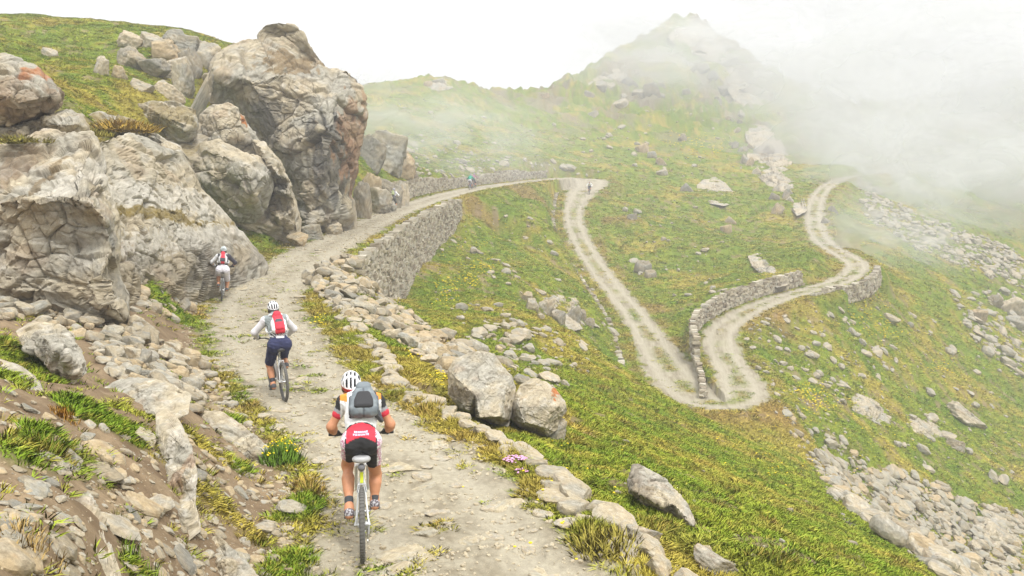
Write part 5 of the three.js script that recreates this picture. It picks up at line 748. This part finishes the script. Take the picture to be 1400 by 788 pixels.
function person(label, o) {
  const g = new THREE.Group(), J = o.joints, C = o.cell ?? 0.013, sk = o.skin ?? rgb(196, 138, 102), K = { ...J };
  const ca = o.crank ?? 0, ped = (s) => [s * 0.125, BB[1] - Math.sin(ca) * 0.172 * s, BB[2] - Math.cos(ca) * 0.172 * s];
  const L = {}; for (const [n, s] of [['l', -1], ['r', 1]]) { const p = ped(s), hip = [s * 0.088 + J.pelvis[0], J.pelvis[1] - 0.03, J.pelvis[2] - 0.02], ankle = [s * 0.12, p[1] + 0.115, p[2] + 0.1]; const kn = knee(hip, ankle, 0.45, 0.43, s * 0.03); L[n] = { hip, ankle, knee: kn, heel: [s * 0.12, p[1] + 0.065, p[2] + 0.14], toe: [s * 0.13, p[1] + 0.045, p[2] - 0.07], sh: [J.chest[0] + s * 0.16, J.chest[1] + 0.02, J.chest[2] - 0.06], elbow: [s * (o.elbow?.[0] ?? 0.315), o.elbow?.[1] ?? 1.14, o.elbow?.[2] ?? -0.64], hand: [s * 0.265, 1.005, -0.838], s }; }
  const belly = v3(J.pelvis, J.chest, 0.48); belly[1] += 0.03;
  // body
  const bf = [], fl = []; bf.push(cap(J.pelvis, belly, 0.116, 0.108, 0.9), cap(belly, J.chest, 0.108, 0.12, 0.88), cap(J.chest, J.neck, 0.11, 0.06), cap(J.neck, J.head, 0.055, 0.05));
  bf.push(ell(J.head, [0.076, 0.105, 0.095]), ell([J.head[0], J.head[1] - 0.055, J.head[2] - 0.035], [0.055, 0.06, 0.07]), cap([J.head[0], J.head[1] - 0.005, J.head[2] - 0.09], [J.head[0], J.head[1] - 0.035, J.head[2] - 0.115], 0.012, 0.015), ell([J.head[0] - 0.078, J.head[1] - 0.02, J.head[2] + 0.005], [0.012, 0.032, 0.02]), ell([J.head[0] + 0.078, J.head[1] - 0.02, J.head[2] + 0.005], [0.012, 0.032, 0.02]));
  for (const q of Object.values(L)) { const calf = v3(q.knee, q.ankle, 0.32); calf[2] += 0.022; bf.push(cap([q.hip[0], q.hip[1] - 0.01, q.hip[2] + 0.045], [q.hip[0], q.hip[1] - 0.04, q.hip[2] + 0.03], 0.095, 0.09), cap(q.hip, q.knee, 0.088, 0.056), cap(q.knee, q.ankle, 0.05, 0.036), cap(calf, v3(calf, q.ankle, 0.35), 0.057, 0.042), cap(q.ankle, q.heel, 0.036, 0.034), cap(q.heel, q.toe, 0.034, 0.036), cap(J.chest, q.sh, 0.08, 0.058), cap(q.sh, q.elbow, 0.05, 0.039), cap(q.elbow, v3(q.elbow, q.hand, 0.3), 0.042, 0.043), cap(v3(q.elbow, q.hand, 0.3), q.hand, 0.042, 0.027)); }
  const hands = []; for (const q of Object.values(L)) { const H = [cap([q.hand[0] - 0.03, q.hand[1] + 0.016, q.hand[2] + 0.012], [q.hand[0] + 0.03, q.hand[1] + 0.016, q.hand[2] + 0.012], 0.02, 0.02)]; for (let k = 0; k < 4; k++) { const x = q.hand[0] + (k - 1.5) * 0.021, ln = [0.9, 1.05, 1, 0.8][k]; H.push(cap([x, q.hand[1] + 0.024, q.hand[2]], [x, q.hand[1] + 0.016, q.hand[2] - 0.034 * ln], 0.0095, 0.009), cap([x, q.hand[1] + 0.016, q.hand[2] - 0.034 * ln], [x, q.hand[1] - 0.016, q.hand[2] - 0.03 * ln], 0.009, 0.008)); } H.push(cap([q.hand[0] - q.s * 0.04, q.hand[1] + 0.012, q.hand[2] + 0.014], [q.hand[0] - q.s * 0.062, q.hand[1] - 0.008, q.hand[2] - 0.016], 0.011, 0.009)); hands.push(H); }
  const body = join(bf, 0.045), all = [J.pelvis, J.chest, J.neck, J.head, ...Object.values(L).flatMap((q) => [q.hip, q.knee, q.ankle, q.toe, q.heel, q.sh, q.elbow, q.hand])], [lo, hi] = bounds(all, 0.16);
  const hairC = o.hair ?? rgb(58, 44, 34), tone = (x, y, z) => { const n = 1 + 0.06 * noise(x * 20, y * 20, z * 20); return [sk[0] * n, sk[1] * n, sk[2] * n]; };
  const face = (x, y, z) => { const u = x - J.head[0], v = y - J.head[1], w = z - J.head[2]; if (Math.hypot(u, v, w) < 0.15 && y > J.neck[1] - 0.02) { if (w > 0.0 && v > -0.06) return hairC; if (w < -0.07 && Math.abs(Math.abs(u) - 0.03) < 0.013 && Math.abs(v - 0.01) < 0.01) return [0.06, 0.04, 0.03]; if (w < -0.08 && Math.abs(u) < 0.026 && Math.abs(v + 0.068) < 0.008) return [0.35, 0.13, 0.1]; } return tone(x, y, z); };
  const bg = [paint(surfaceNets(body, lo, hi, C), face)];
  const B = part(g, 'body', mergeGeometries(bg), skinMat); B.userData = {};
  // clothes hug the body: the same shape a little larger, cut at the hems
  const torso = join([cap(J.pelvis, belly, 0.116, 0.108, 0.9), cap(belly, J.chest, 0.108, 0.12, 0.88), cap(J.chest, J.neck, 0.11, 0.06), ...Object.values(L).map((q) => cap(J.chest, q.sh, 0.08, 0.062))], 0.06);
  const sl = o.sleeve ?? 0.62, arms = Object.values(L).map((q) => sl > 1 ? join([cap(q.sh, q.elbow, 0.056 + o.loose, 0.044 + o.loose), cap(q.elbow, v3(q.elbow, q.hand, 0.86), 0.046 + o.loose, 0.033 + o.loose * 0.6)], 0.03) : cap(q.sh, v3(q.sh, q.elbow, sl), 0.056 + o.loose, 0.05 + o.loose));
  const waistT = o.waist ?? 0.1, wp = v3(J.pelvis, J.chest, waistT), ax = new THREE.Vector3(J.chest[0] - J.pelvis[0], J.chest[1] - J.pelvis[1], J.chest[2] - J.pelvis[2]).normalize(), along = (x, y, z) => (x - wp[0]) * ax.x + (y - wp[1]) * ax.y + (z - wp[2]) * ax.z;
  const neckCut = (x, y, z) => (x - J.neck[0]) * 0 + ((y - J.neck[1]) * ax.y + (z - J.neck[2]) * ax.z) - 0.02;
  const jersey = (x, y, z) => { const t = torso(x, y, z) - 0.012 - o.loose * 0.5 + (0.004 + o.loose * 0.25) * noise(x * 9, y * 26 + z * 12, z * 14); let d = Math.max(t, -along(x, y, z), neckCut(x, y, z)); for (const a of arms) d = smin(d, a(x, y, z), 0.03); return d; };
  const [jl, jh] = bounds([J.pelvis, J.chest, J.neck, ...Object.values(L).flatMap((q) => [q.sh, q.elbow, q.hand])], 0.17);
  part(g, 'jersey', paint(surfaceNets(jersey, jl, jh, C), (x, y, z) => o.jersey(x, y, z, along(x, y, z), L, J)), clothMat);
  const hem = o.hem ?? 0.75, sw = o.shortLoose ?? 0.009, legs = Object.values(L).map((q) => { const e = v3(q.hip, q.knee, hem); return join([cap([q.hip[0], q.hip[1] - 0.01, q.hip[2] + 0.045], [q.hip[0], q.hip[1] - 0.04, q.hip[2] + 0.03], 0.095 + sw, 0.09 + sw), (() => { const c = cap(q.hip, e, 0.088 + sw, lerp(0.088, 0.056, hem) + sw), nx = [e[0] - q.hip[0], e[1] - q.hip[1], e[2] - q.hip[2]], nl = Math.hypot(...nx); return (x, y, z) => Math.max(c(x, y, z), ((x - e[0]) * nx[0] + (y - e[1]) * nx[1] + (z - e[2]) * nx[2]) / nl); })()], 0.04); });
  const pel = cap(J.pelvis, belly, 0.116 + sw, 0.108 + sw, 0.9), shorts = (x, y, z) => (0.003 + sw * 0.2) * noise(x * 10, y * 24 + 5, z * 16) + smin(Math.max(pel(x, y, z), along(x, y, z) - 0.03), Math.min(legs[0](x, y, z), legs[1](x, y, z)), 0.035);
  const [sl0, sh0] = bounds([J.pelvis, belly, L.l.hip, L.r.hip, L.l.knee, L.r.knee], 0.17);
  part(g, 'shorts', paint(surfaceNets(shorts, sl0, sh0, C), (x, y, z) => o.shorts(x, y, z, along(x, y, z), J)), clothMat);
  for (const [n, H] of [['l', hands[0]], ['r', hands[1]]]) { const q = L[n], f = join([...H, cap(v3(q.elbow, q.hand, 0.84), q.hand, 0.031, 0.026)], 0.012), [a, b] = bounds([q.hand], 0.1); part(g, 'glove', paint(surfaceNets((x, y, z) => f(x, y, z) - 0.002, a, b, Math.min(C, 0.006)), () => o.glove ?? [0.03, 0.03, 0.03]), clothMat); }
  for (const n of ['l', 'r']) { const q = L[n]; const f = join([cap(q.heel, q.toe, 0.043, 0.042), cap([q.heel[0], q.heel[1] + 0.025, q.heel[2] - 0.01], v3(q.heel, q.toe, 0.5), 0.043, 0.04)], 0.03), sole = q.toe[1] - 0.04; const [a, b] = bounds([q.heel, q.toe], 0.1); part(g, 'shoe', paint(surfaceNets((x, y, z) => Math.max(f(x, y, z), sole - y), a, b, Math.min(C, 0.009)), (x, y, z) => y < sole + 0.018 ? [0.04, 0.04, 0.04] : o.shoe(x, y, z)), clothMat); const s0 = v3(q.ankle, q.knee, o.sock ?? 0.12); part(g, 'sock', paint(surfaceNets(cap(s0, q.heel, 0.043, 0.04), ...bounds([s0, q.ankle, q.heel], 0.07), Math.min(C, 0.009)), () => o.sockC ?? [0.04, 0.04, 0.045]), clothMat); }
  // helmet
  const hc = [J.head[0], J.head[1] + 0.03, J.head[2] + 0.005], tl = o.headTilt ?? 0.35, ct = Math.cos(tl), st = Math.sin(tl), rel = (x, y, z) => { const v = y - hc[1], w = z - hc[2]; return [x - hc[0], v * ct + w * -st * -1 * 1, w * ct - v * st]; };
  const groove = (u, v, w) => { const lane = Math.abs(((u + 0.1) / 0.04) % 1 - 0.5), seg = Math.abs((w + 0.5) / 0.11 % 1 - 0.5); return lane < 0.24 && seg < 0.38 && v > 0.012 ? 1 : 0; };
  const hf = (x, y, z) => { const [u, v, w] = rel(x, y, z), k = Math.hypot(u / 0.101, v / 0.115, w / 0.142); return Math.max((k - 1) * 0.1 + 0.016 * groove(u, v, w), -v - 0.022 - 0.03 * clamp(w / 0.1, -0.3, 1)); };
  part(g, 'helmet', paint(surfaceNets(hf, ...bounds([hc], 0.19), Math.min(C, 0.008)), (x, y, z) => { const q = rel(x, y, z); return groove(...q) ? [0.02, 0.02, 0.022] : q[1] < 0.002 ? o.helmetBand ?? [0.1, 0.1, 0.1] : o.helmet; }), helmetMat);
  tag(g, label, 'person'); addTop(g, 'person'); g.userData.torso = undefined;
  return { g, J, L, ax, along, shortsF: shorts, jerseyF: jersey };
}
// a pack worn on the back, in the frame of the spine
function backpack(label, ref, o) {
  const g = new THREE.Group(), { J, ax } = ref, up = ax.clone(), rt = new THREE.Vector3(1, 0, 0), out = new THREE.Vector3().crossVectors(rt, up).normalize(); if (out.y < 0) out.negate();
  const mid = v3(J.pelvis, J.chest, o.at ?? 0.68), org = new THREE.Vector3(mid[0] + (o.dx ?? 0), mid[1], mid[2]).addScaledVector(out, 0.13 + o.size[2] * 0.5);
  const M = new THREE.Matrix4().makeBasis(rt, up, out).setPosition(org), place = (gm) => gm.applyMatrix4(M), C = o.cell ?? 0.012;
  const rbox = (c, s, r) => (x, y, z) => { const a = Math.abs(x - c[0]) - s[0] + r, b = Math.abs(y - c[1]) - s[1] + r, d = Math.abs(z - c[2]) - s[2] + r; return Math.hypot(Math.max(a, 0), Math.max(b, 0), Math.max(d, 0)) + Math.min(Math.max(a, b, d), 0) - r; };
  const [W, H, D] = o.size, main = (x, y, z) => rbox([0, 0, 0], [W / 2 * (1 - 0.42 * sst(-0.05, H / 2, y)), H / 2, D / 2 * (1 - 0.35 * sst(0, H / 2, y))], 0.075)(x, y, z) + 0.006 * noise(x * 14, y * 14, z * 14);
  part(g, 'main_bag', place(paint(surfaceNets(main, [-W, -H, -D], [W, H, D], C), (x, y, z) => o.color(x, y, z))), clothMat);
  const pf = (x, y, z) => rbox([0, -H * 0.16, D * 0.46], [W * (0.32 - 0.1 * sst(-H * 0.2, H * 0.1, y)), H * 0.25, 0.03], 0.028)(x, y, z); part(g, 'front_pocket', place(paint(surfaceNets(pf, [-W, -H, -0.1], [W, H, D + 0.1], C), (x, y, z) => o.pocket(x, y, z))), clothMat);
  const lid = rbox([0, H * 0.36, D * 0.1], [W * 0.27, H * 0.15, D * 0.36], 0.05); part(g, 'lid', place(paint(surfaceNets(lid, [-W, -H, -D], [W, H, D], C), () => o.lid)), clothMat);
  for (const s of [-1, 1]) { const sp = new THREE.CatmullRomCurve3([new THREE.Vector3(s * W * 0.25, H * 0.42, -D * 0.3), new THREE.Vector3(s * 0.11, H * 0.5, -D * 0.5 - 0.06), new THREE.Vector3(s * 0.14, H * 0.3, -D * 0.5 - 0.2), new THREE.Vector3(s * 0.17, -H * 0.05, -D * 0.5 - 0.19), new THREE.Vector3(s * W * 0.4, -H * 0.35, -D * 0.4)]); const t = new THREE.TubeGeometry(sp, 24, 0.02, 6); part(g, 'shoulder_strap', place(t), plain(o.strap, 0.9)); part(g, 'side_panel', place(paint(surfaceNets(rbox([s * W * 0.4, -H * 0.16, -0.01], [0.03, H * 0.26, D * 0.36], 0.03), [-W, -H, -D], [W, H, D], C), () => o.side)), clothMat); }
  tag(g, label, 'backpack'); return addTop(g, 'backpack');
}
function stand(things, px, py, yaw, o = {}) {                             // put a rider's things together on the ground
  const h = o.d ? (() => { const p = P(px, py, o.d); return [p[0], groundH(p[0], p[2]), p[2]]; })() : hitGround(px, py), f = [h[0] - Math.sin(yaw) * -1.09 * -1, h[2] - Math.cos(yaw) * 1.09], pitch = Math.atan2(groundH(f[0], f[1]) - h[1], 1.09);
  for (const t of things) { t.rotation.order = 'YXZ'; t.position.set(h[0], h[1] - 0.012, h[2]); t.rotation.set(pitch, yaw, o.roll ?? 0); }
}
const bent = { pelvis: [0, 1.11, -0.2], chest: [0.0, 1.35, -0.58], neck: [-0.02, 1.44, -0.74], head: [-0.095, 1.495, -0.84] };
const seated = { pelvis: [0, 1.0, -0.19], chest: [0, 1.34, -0.44], neck: [0, 1.45, -0.53], head: [0, 1.535, -0.6] };
const W_ = [0.78, 0.78, 0.78], K_ = [0.022, 0.022, 0.024], RED = [0.62, 0.035, 0.06], ORANGE = [0.75, 0.26, 0.03];
// nearest rider
{
  const ref = person('rider in red and black shorts with grey backpack climbing beside the kerb', {
    joints: bent, crank: 0.12, loose: 0.006, sleeve: 0.5, hem: 0.62, waist: 0.14, cell: 0.011, helmet: W_, helmetBand: [0.4, 0.03, 0.03], elbow: [0.29, 1.125, -0.64],
    jersey: (x, y, z, a, L, J) => { if (a < 0.055) return a < 0.008 ? K_ : [0.66, 0.68, 0.64]; const s = x < 0 ? L.l : L.r, t = Math.hypot(x - s.sh[0], y - s.sh[1], z - s.sh[2]); if (Math.abs(x) > 0.2 && t > 0.06) { const u = Math.hypot(x - s.elbow[0], y - s.elbow[1], z - s.elbow[2]); return u < 0.168 ? RED : u < 0.2 ? [0.28, 0.28, 0.29] : K_; } if (Math.abs(x) > 0.13 && y > J.chest[1] + 0.045) return ORANGE; return W_; },
    shorts: (x, y, z, a, J) => { if (Math.abs(x) > 0.135 && z > J.pelvis[2] - 0.3) return Math.abs(x) > 0.15 || y > J.pelvis[1] + 0.02 ? mix3(W_, [0.5, 0.2, 0.3], sst(-0.1, 0.1, noise(0, y * 60, z * 60))) : K_; const arc = J.pelvis[1] + 0.034 - 3.2 * x * x; return y > arc && z > J.pelvis[2] - 0.12 ? RED : K_; },
    shoe: (x, y, z) => noise(x * 40, y * 40, z * 40) > 0.2 ? [0.5, 0.5, 0.52] : [0.12, 0.1, 0.11], sock: 0.2, sockC: [0.05, 0.055, 0.06],
  });
  const bike = bicycle('silver mountain bike of the nearest rider with a yellow reflector under its pale saddle', { frame: [0.62, 0.63, 0.62], accent: [0.7, 0.7, 0.68], crank: 0.12, saddle: 0.93, saddleC: [0.42, 0.42, 0.42], light: true, rim: [0.4, 0.4, 0.4] });
  const pack = backpack('grey backpack with a black pocket on the rider in red and black shorts', ref, { size: [0.28, 0.42, 0.15], at: 0.66, dx: 0.03, cell: 0.009, color: (x, y, z) => Math.abs(x) < 0.012 ? [0.08, 0.09, 0.1] : mix3([0.15, 0.175, 0.19], [0.2, 0.225, 0.235], sst(-0.2, 0.3, noise(x * 9, y * 9, z * 9))), pocket: (x, y, z) => [0.03, 0.03, 0.032], lid: [0.17, 0.195, 0.21], side: [0.1, 0.115, 0.13], strap: [0.06, 0.06, 0.07] });
  // printed lettering across the red panel of the shorts
  const cv = document.createElement('canvas'); cv.width = 256; cv.height = 96; const cx = cv.getContext('2d'); cx.clearRect(0, 0, 256, 96); cx.fillStyle = '#f4eef6'; cx.strokeStyle = '#6a5fb0'; cx.lineWidth = 3; cx.textAlign = 'center'; cx.font = 'bold 44px sans-serif'; for (const [t, y] of [['REGIONE', 42], ['PIEMONTE', 86]]) { cx.strokeText(t, 128, y, 244); cx.fillText(t, 128, y, 244); }
  const tx = new THREE.CanvasTexture(cv); tx.colorSpace = THREE.SRGBColorSpace; const nu = 20, nv = 6, pos = [], uv = [], idx = [], F = ref.shortsF, J = ref.J;
  for (let j = 0; j <= nv; j++) for (let i = 0; i <= nu; i++) { const x = (i / nu - 0.5) * 0.17, y = J.pelvis[1] + 0.042 + (j / nv) * 0.048; let z = J.pelvis[2] + 0.3; for (let k = 0; k < 60; k++) { const q = F(x, y, z); if (q < 0.001) break; z -= q * 0.8; } pos.push(x, y + 0.003, z + 0.0035); uv.push(i / nu, j / nv); }
  for (let j = 0; j < nv; j++) for (let i = 0; i < nu; i++) { const a = j * (nu + 1) + i; idx.push(a, a + 1, a + nu + 1, a + 1, a + nu + 2, a + nu + 1); }
  const pg = new THREE.BufferGeometry(); pg.setAttribute('position', new THREE.Float32BufferAttribute(pos, 3)); pg.setAttribute('uv', new THREE.Float32BufferAttribute(uv, 2)); pg.setIndex(idx); pg.computeVertexNormals(); const shortsMesh = ref.g.children.find((c) => c.name === 'shorts'); part(shortsMesh, 'lettering', pg, new THREE.MeshStandardMaterial({ map: tx, transparent: true, roughness: 0.9 }));
  stand([ref.g, bike, pack], 496, 765, Math.atan2(204, 1150) + 0.0);
}
const redPack = { size: [0.25, 0.42, 0.14], at: 0.68, color: (x, y, z) => Math.abs(x) > 0.085 ? [0.75, 0.75, 0.75] : RED, pocket: (x, y, z) => y > -0.03 ? [0.08, 0.08, 0.09] : RED, lid: RED, side: [0.75, 0.75, 0.74], strap: [0.7, 0.7, 0.7] };
{ // second rider
  const ref = person('rider in navy shorts and white sleeves with a red backpack', { joints: seated, crank: -1.45, loose: 0.016, sleeve: 1.2, hem: 0.92, shortLoose: 0.022, waist: 0.12, cell: 0.013, helmet: W_, elbow: [0.34, 1.15, -0.6], headTilt: 0.2,
    jersey: (x, y, z, a) => a < 0.1 ? (Math.sin((x * 1.6 + a) * 110) > 0 ? W_ : K_) : Math.abs(x) > 0.19 ? [0.66, 0.64, 0.66] : [0.24, 0.27, 0.27], shorts: (x, y, z, a, J) => a > -0.03 && Math.abs(x) < 0.07 && z > J.pelvis[2] ? W_ : [0.025, 0.03, 0.085], shoe: () => [0.08, 0.08, 0.085], sock: 0.3 });
  const bike = bicycle('black and white mountain bike under the rider in navy shorts', { frame: [0.6, 0.6, 0.58], accent: [0.05, 0.05, 0.05], crank: -1.45, saddle: 0.89 });
  const pack = backpack('red and white backpack on the rider in navy shorts', ref, { ...redPack, cell: 0.012 });
  stand([ref.g, bike, pack], 389, 548, 0.265 + 0.2, { roll: 0.03 });
}
{ // third rider
  const ref = person('rider in white shorts with one dark sleeve at the foot of the leaning slab', { joints: seated, crank: 0.5, loose: 0.012, sleeve: 1.2, hem: 0.85, shortLoose: 0.03, waist: 0.12, cell: 0.015, helmet: [0.62, 0.68, 0.68], elbow: [0.36, 1.16, -0.56], headTilt: 0.2,
    jersey: (x) => x > 0.1 ? [0.04, 0.035, 0.05] : x < -0.17 ? W_ : [0.05, 0.05, 0.06], shorts: () => [0.7, 0.68, 0.74], shoe: () => [0.1, 0.1, 0.1], sock: 0.15 });
  const bike = bicycle('dark mountain bike under the rider in white shorts', { frame: [0.2, 0.22, 0.22], crank: 0.5, saddle: 0.89 });
  const pack = backpack('red and grey backpack on the rider in white shorts', ref, { ...redPack, color: (x) => Math.abs(x) > 0.06 ? [0.5, 0.5, 0.5] : RED, pocket: (x, y) => y > -0.06 ? RED : [0.05, 0.05, 0.06], cell: 0.014 });
  stand([ref.g, bike, pack], 303, 411, Math.atan2(396, 1150) - 0.05, { roll: -0.05 });
}
// distant riders
for (const [px, py, d, yaw, top, pants, packC, label, bikeC] of [
  [537, 289, 61.5, -0.06, (x) => x > 0.16 ? W_ : [0.16, 0.14, 0.19], () => [0.1, 0.1, 0.09], [0.27, 0.3, 0.15], 'rider with an olive pack passing the end of the cliff', [0.25, 0.2, 0.18]],
  [642, 260, 89, -0.2, () => [0.03, 0.3, 0.2], () => [0.45, 0.44, 0.48], null, 'rider in a green top beside the far uphill wall', [0.1, 0.12, 0.3]],
  [647, 258, 94, -0.2, () => [0.3, 0.12, 0.18], () => [0.1, 0.09, 0.12], null, 'rider in a dusky pink top just ahead of the green one', [0.2, 0.1, 0.12]],
  [806, 266, 111.5, Math.PI - 0.1, () => W_, () => [0.05, 0.05, 0.07], null, 'rider in white descending from the top bend', [0.1, 0.1, 0.1]]]) {
  const ref = person(label, { joints: seated, crank: 0.4, loose: 0.012, sleeve: 1.2, hem: 0.85, shortLoose: 0.02, cell: 0.024, helmet: [0.4, 0.38, 0.42], elbow: [0.34, 1.15, -0.58], jersey: top, shorts: pants, shoe: () => [0.08, 0.08, 0.08] });
  const all = [ref.g, bicycle('mountain bike ridden by the ' + label.replace('just ', ''), { frame: bikeC, crank: 0.4, saddle: 0.89 })]; if (packC) all.push(backpack('olive backpack on the rider passing the end of the cliff', ref, { ...redPack, color: () => packC, pocket: () => packC, lid: packC, side: packC, cell: 0.02 }));
  stand(all, px, py, yaw, { d });
}
console.log('riders done');
// ---------------------------------------------------------------- drifting mist: banks of thin billowing veils, one behind the other through the depth of the bank
{
  const T = 512;
  function veilTexture(seed, wisp) {
    const d = new Uint8Array(T * T * 4);
    for (let y = 0; y < T; y++) for (let x = 0; x < T; x++) {
      const u = (x + 0.5) / T * 2 - 1, v = (y + 0.5) / T * 2 - 1, wx = u + 0.22 * fbm(u * 1.5, v * 1.5, seed, 3), wy = v + 0.22 * fbm(u * 1.5, v * 1.5, seed + 20, 3), q = Math.hypot(wx, wy);
      const fall = sst(1.0, 0.15, q + 0.0) * sst(1, 0.8, Math.abs(u)) * sst(1, 0.8, Math.abs(v)), n = clamp(0.62 + wisp * fbm(wx * 1.7, wy * 2.2, seed + 40, 5), 0, 1), s = 255 * clamp(fall * n, 0, 1); d.set([s, s, s, 255], (y * T + x) * 4);
    }
    const t = new THREE.DataTexture(d, T, T); t.magFilter = t.minFilter = THREE.LinearFilter; t.needsUpdate = true; return t;
  }
  const tex = [veilTexture(1, 0.7), veilTexture(2, 1.0), veilTexture(3, 0.9)];
  function bank(label, seed, veils) {
    const g = new THREE.Group(), r = rngOf(seed); let first = null;
    veils.forEach(([px, py, d, w, h, op], i) => {
      const geo = new THREE.PlaneGeometry(w, h, 28, 18), p = geo.attributes.position; for (let k = 0; k < p.count; k++) { const x = p.getX(k), y = p.getY(k); p.setZ(k, 0.1 * w * (1 - (2 * x / w) ** 2) + 0.02 * w * noise(x / w * 2 + seed, y / h * 3, i * 5)); } geo.computeVertexNormals();
      const m = new THREE.Mesh(geo, new THREE.MeshPhysicalMaterial({ color: new THREE.Color().setRGB(0.78, 0.79, 0.8), roughness: 1, transmission: 0.5, thickness: 0, side: THREE.DoubleSide, transparent: true, opacity: op, alphaMap: tex[i % 3] })); m.material.specularIntensity = 0;
      const c = new THREE.Vector3(...P(px, py, d)); first ??= c.clone(); if (i === 0) g.position.copy(c); m.position.copy(c).sub(first); m.rotation.set((r() - 0.5) * 0.3, (r() - 0.5) * 0.6 - Math.atan2(c.x, -c.z) * 0.6, (r() - 0.5) * 0.5); m.name = 'mist_cloud_veil'; g.add(m);
    });
    tag(g, label, 'mist', null, 'stuff'); addTop(g, 'mist_cloud');
  }
  bank('cloud wrapped round the mountain peak', 1, [[930, 40, 198, 84, 40, 0.55], [1010, 40, 210, 110, 46, 0.6], [890, 75, 192, 66, 26, 0.4], [960, 105, 184, 80, 22, 0.25]]);
  bank('thick bank of mist over the upper bend of the road', 2, [[1240, 190, 146, 62, 46, 0.9], [1280, 150, 160, 105, 52, 0.9], [1340, 120, 172, 120, 58, 0.9], [1215, 250, 130, 36, 34, 0.6], [1300, 240, 136, 70, 28, 0.5], [1120, 130, 180, 60, 34, 0.55], [1390, 190, 150, 60, 34, 0.6], [1300, 60, 200, 160, 60, 0.8]]);
  bank('wisp of mist trailing below the upper bend', 4, [[1200, 315, 88, 19, 14, 0.5], [1235, 320, 98, 24, 14, 0.4]]);
  bank('thin veil of mist drifting past the end of the cliff', 3, [[545, 160, 104, 32, 22, 0.55], [610, 195, 96, 34, 14, 0.35], [700, 185, 118, 42, 16, 0.3]]);
}
renderer.render(scene, camera);
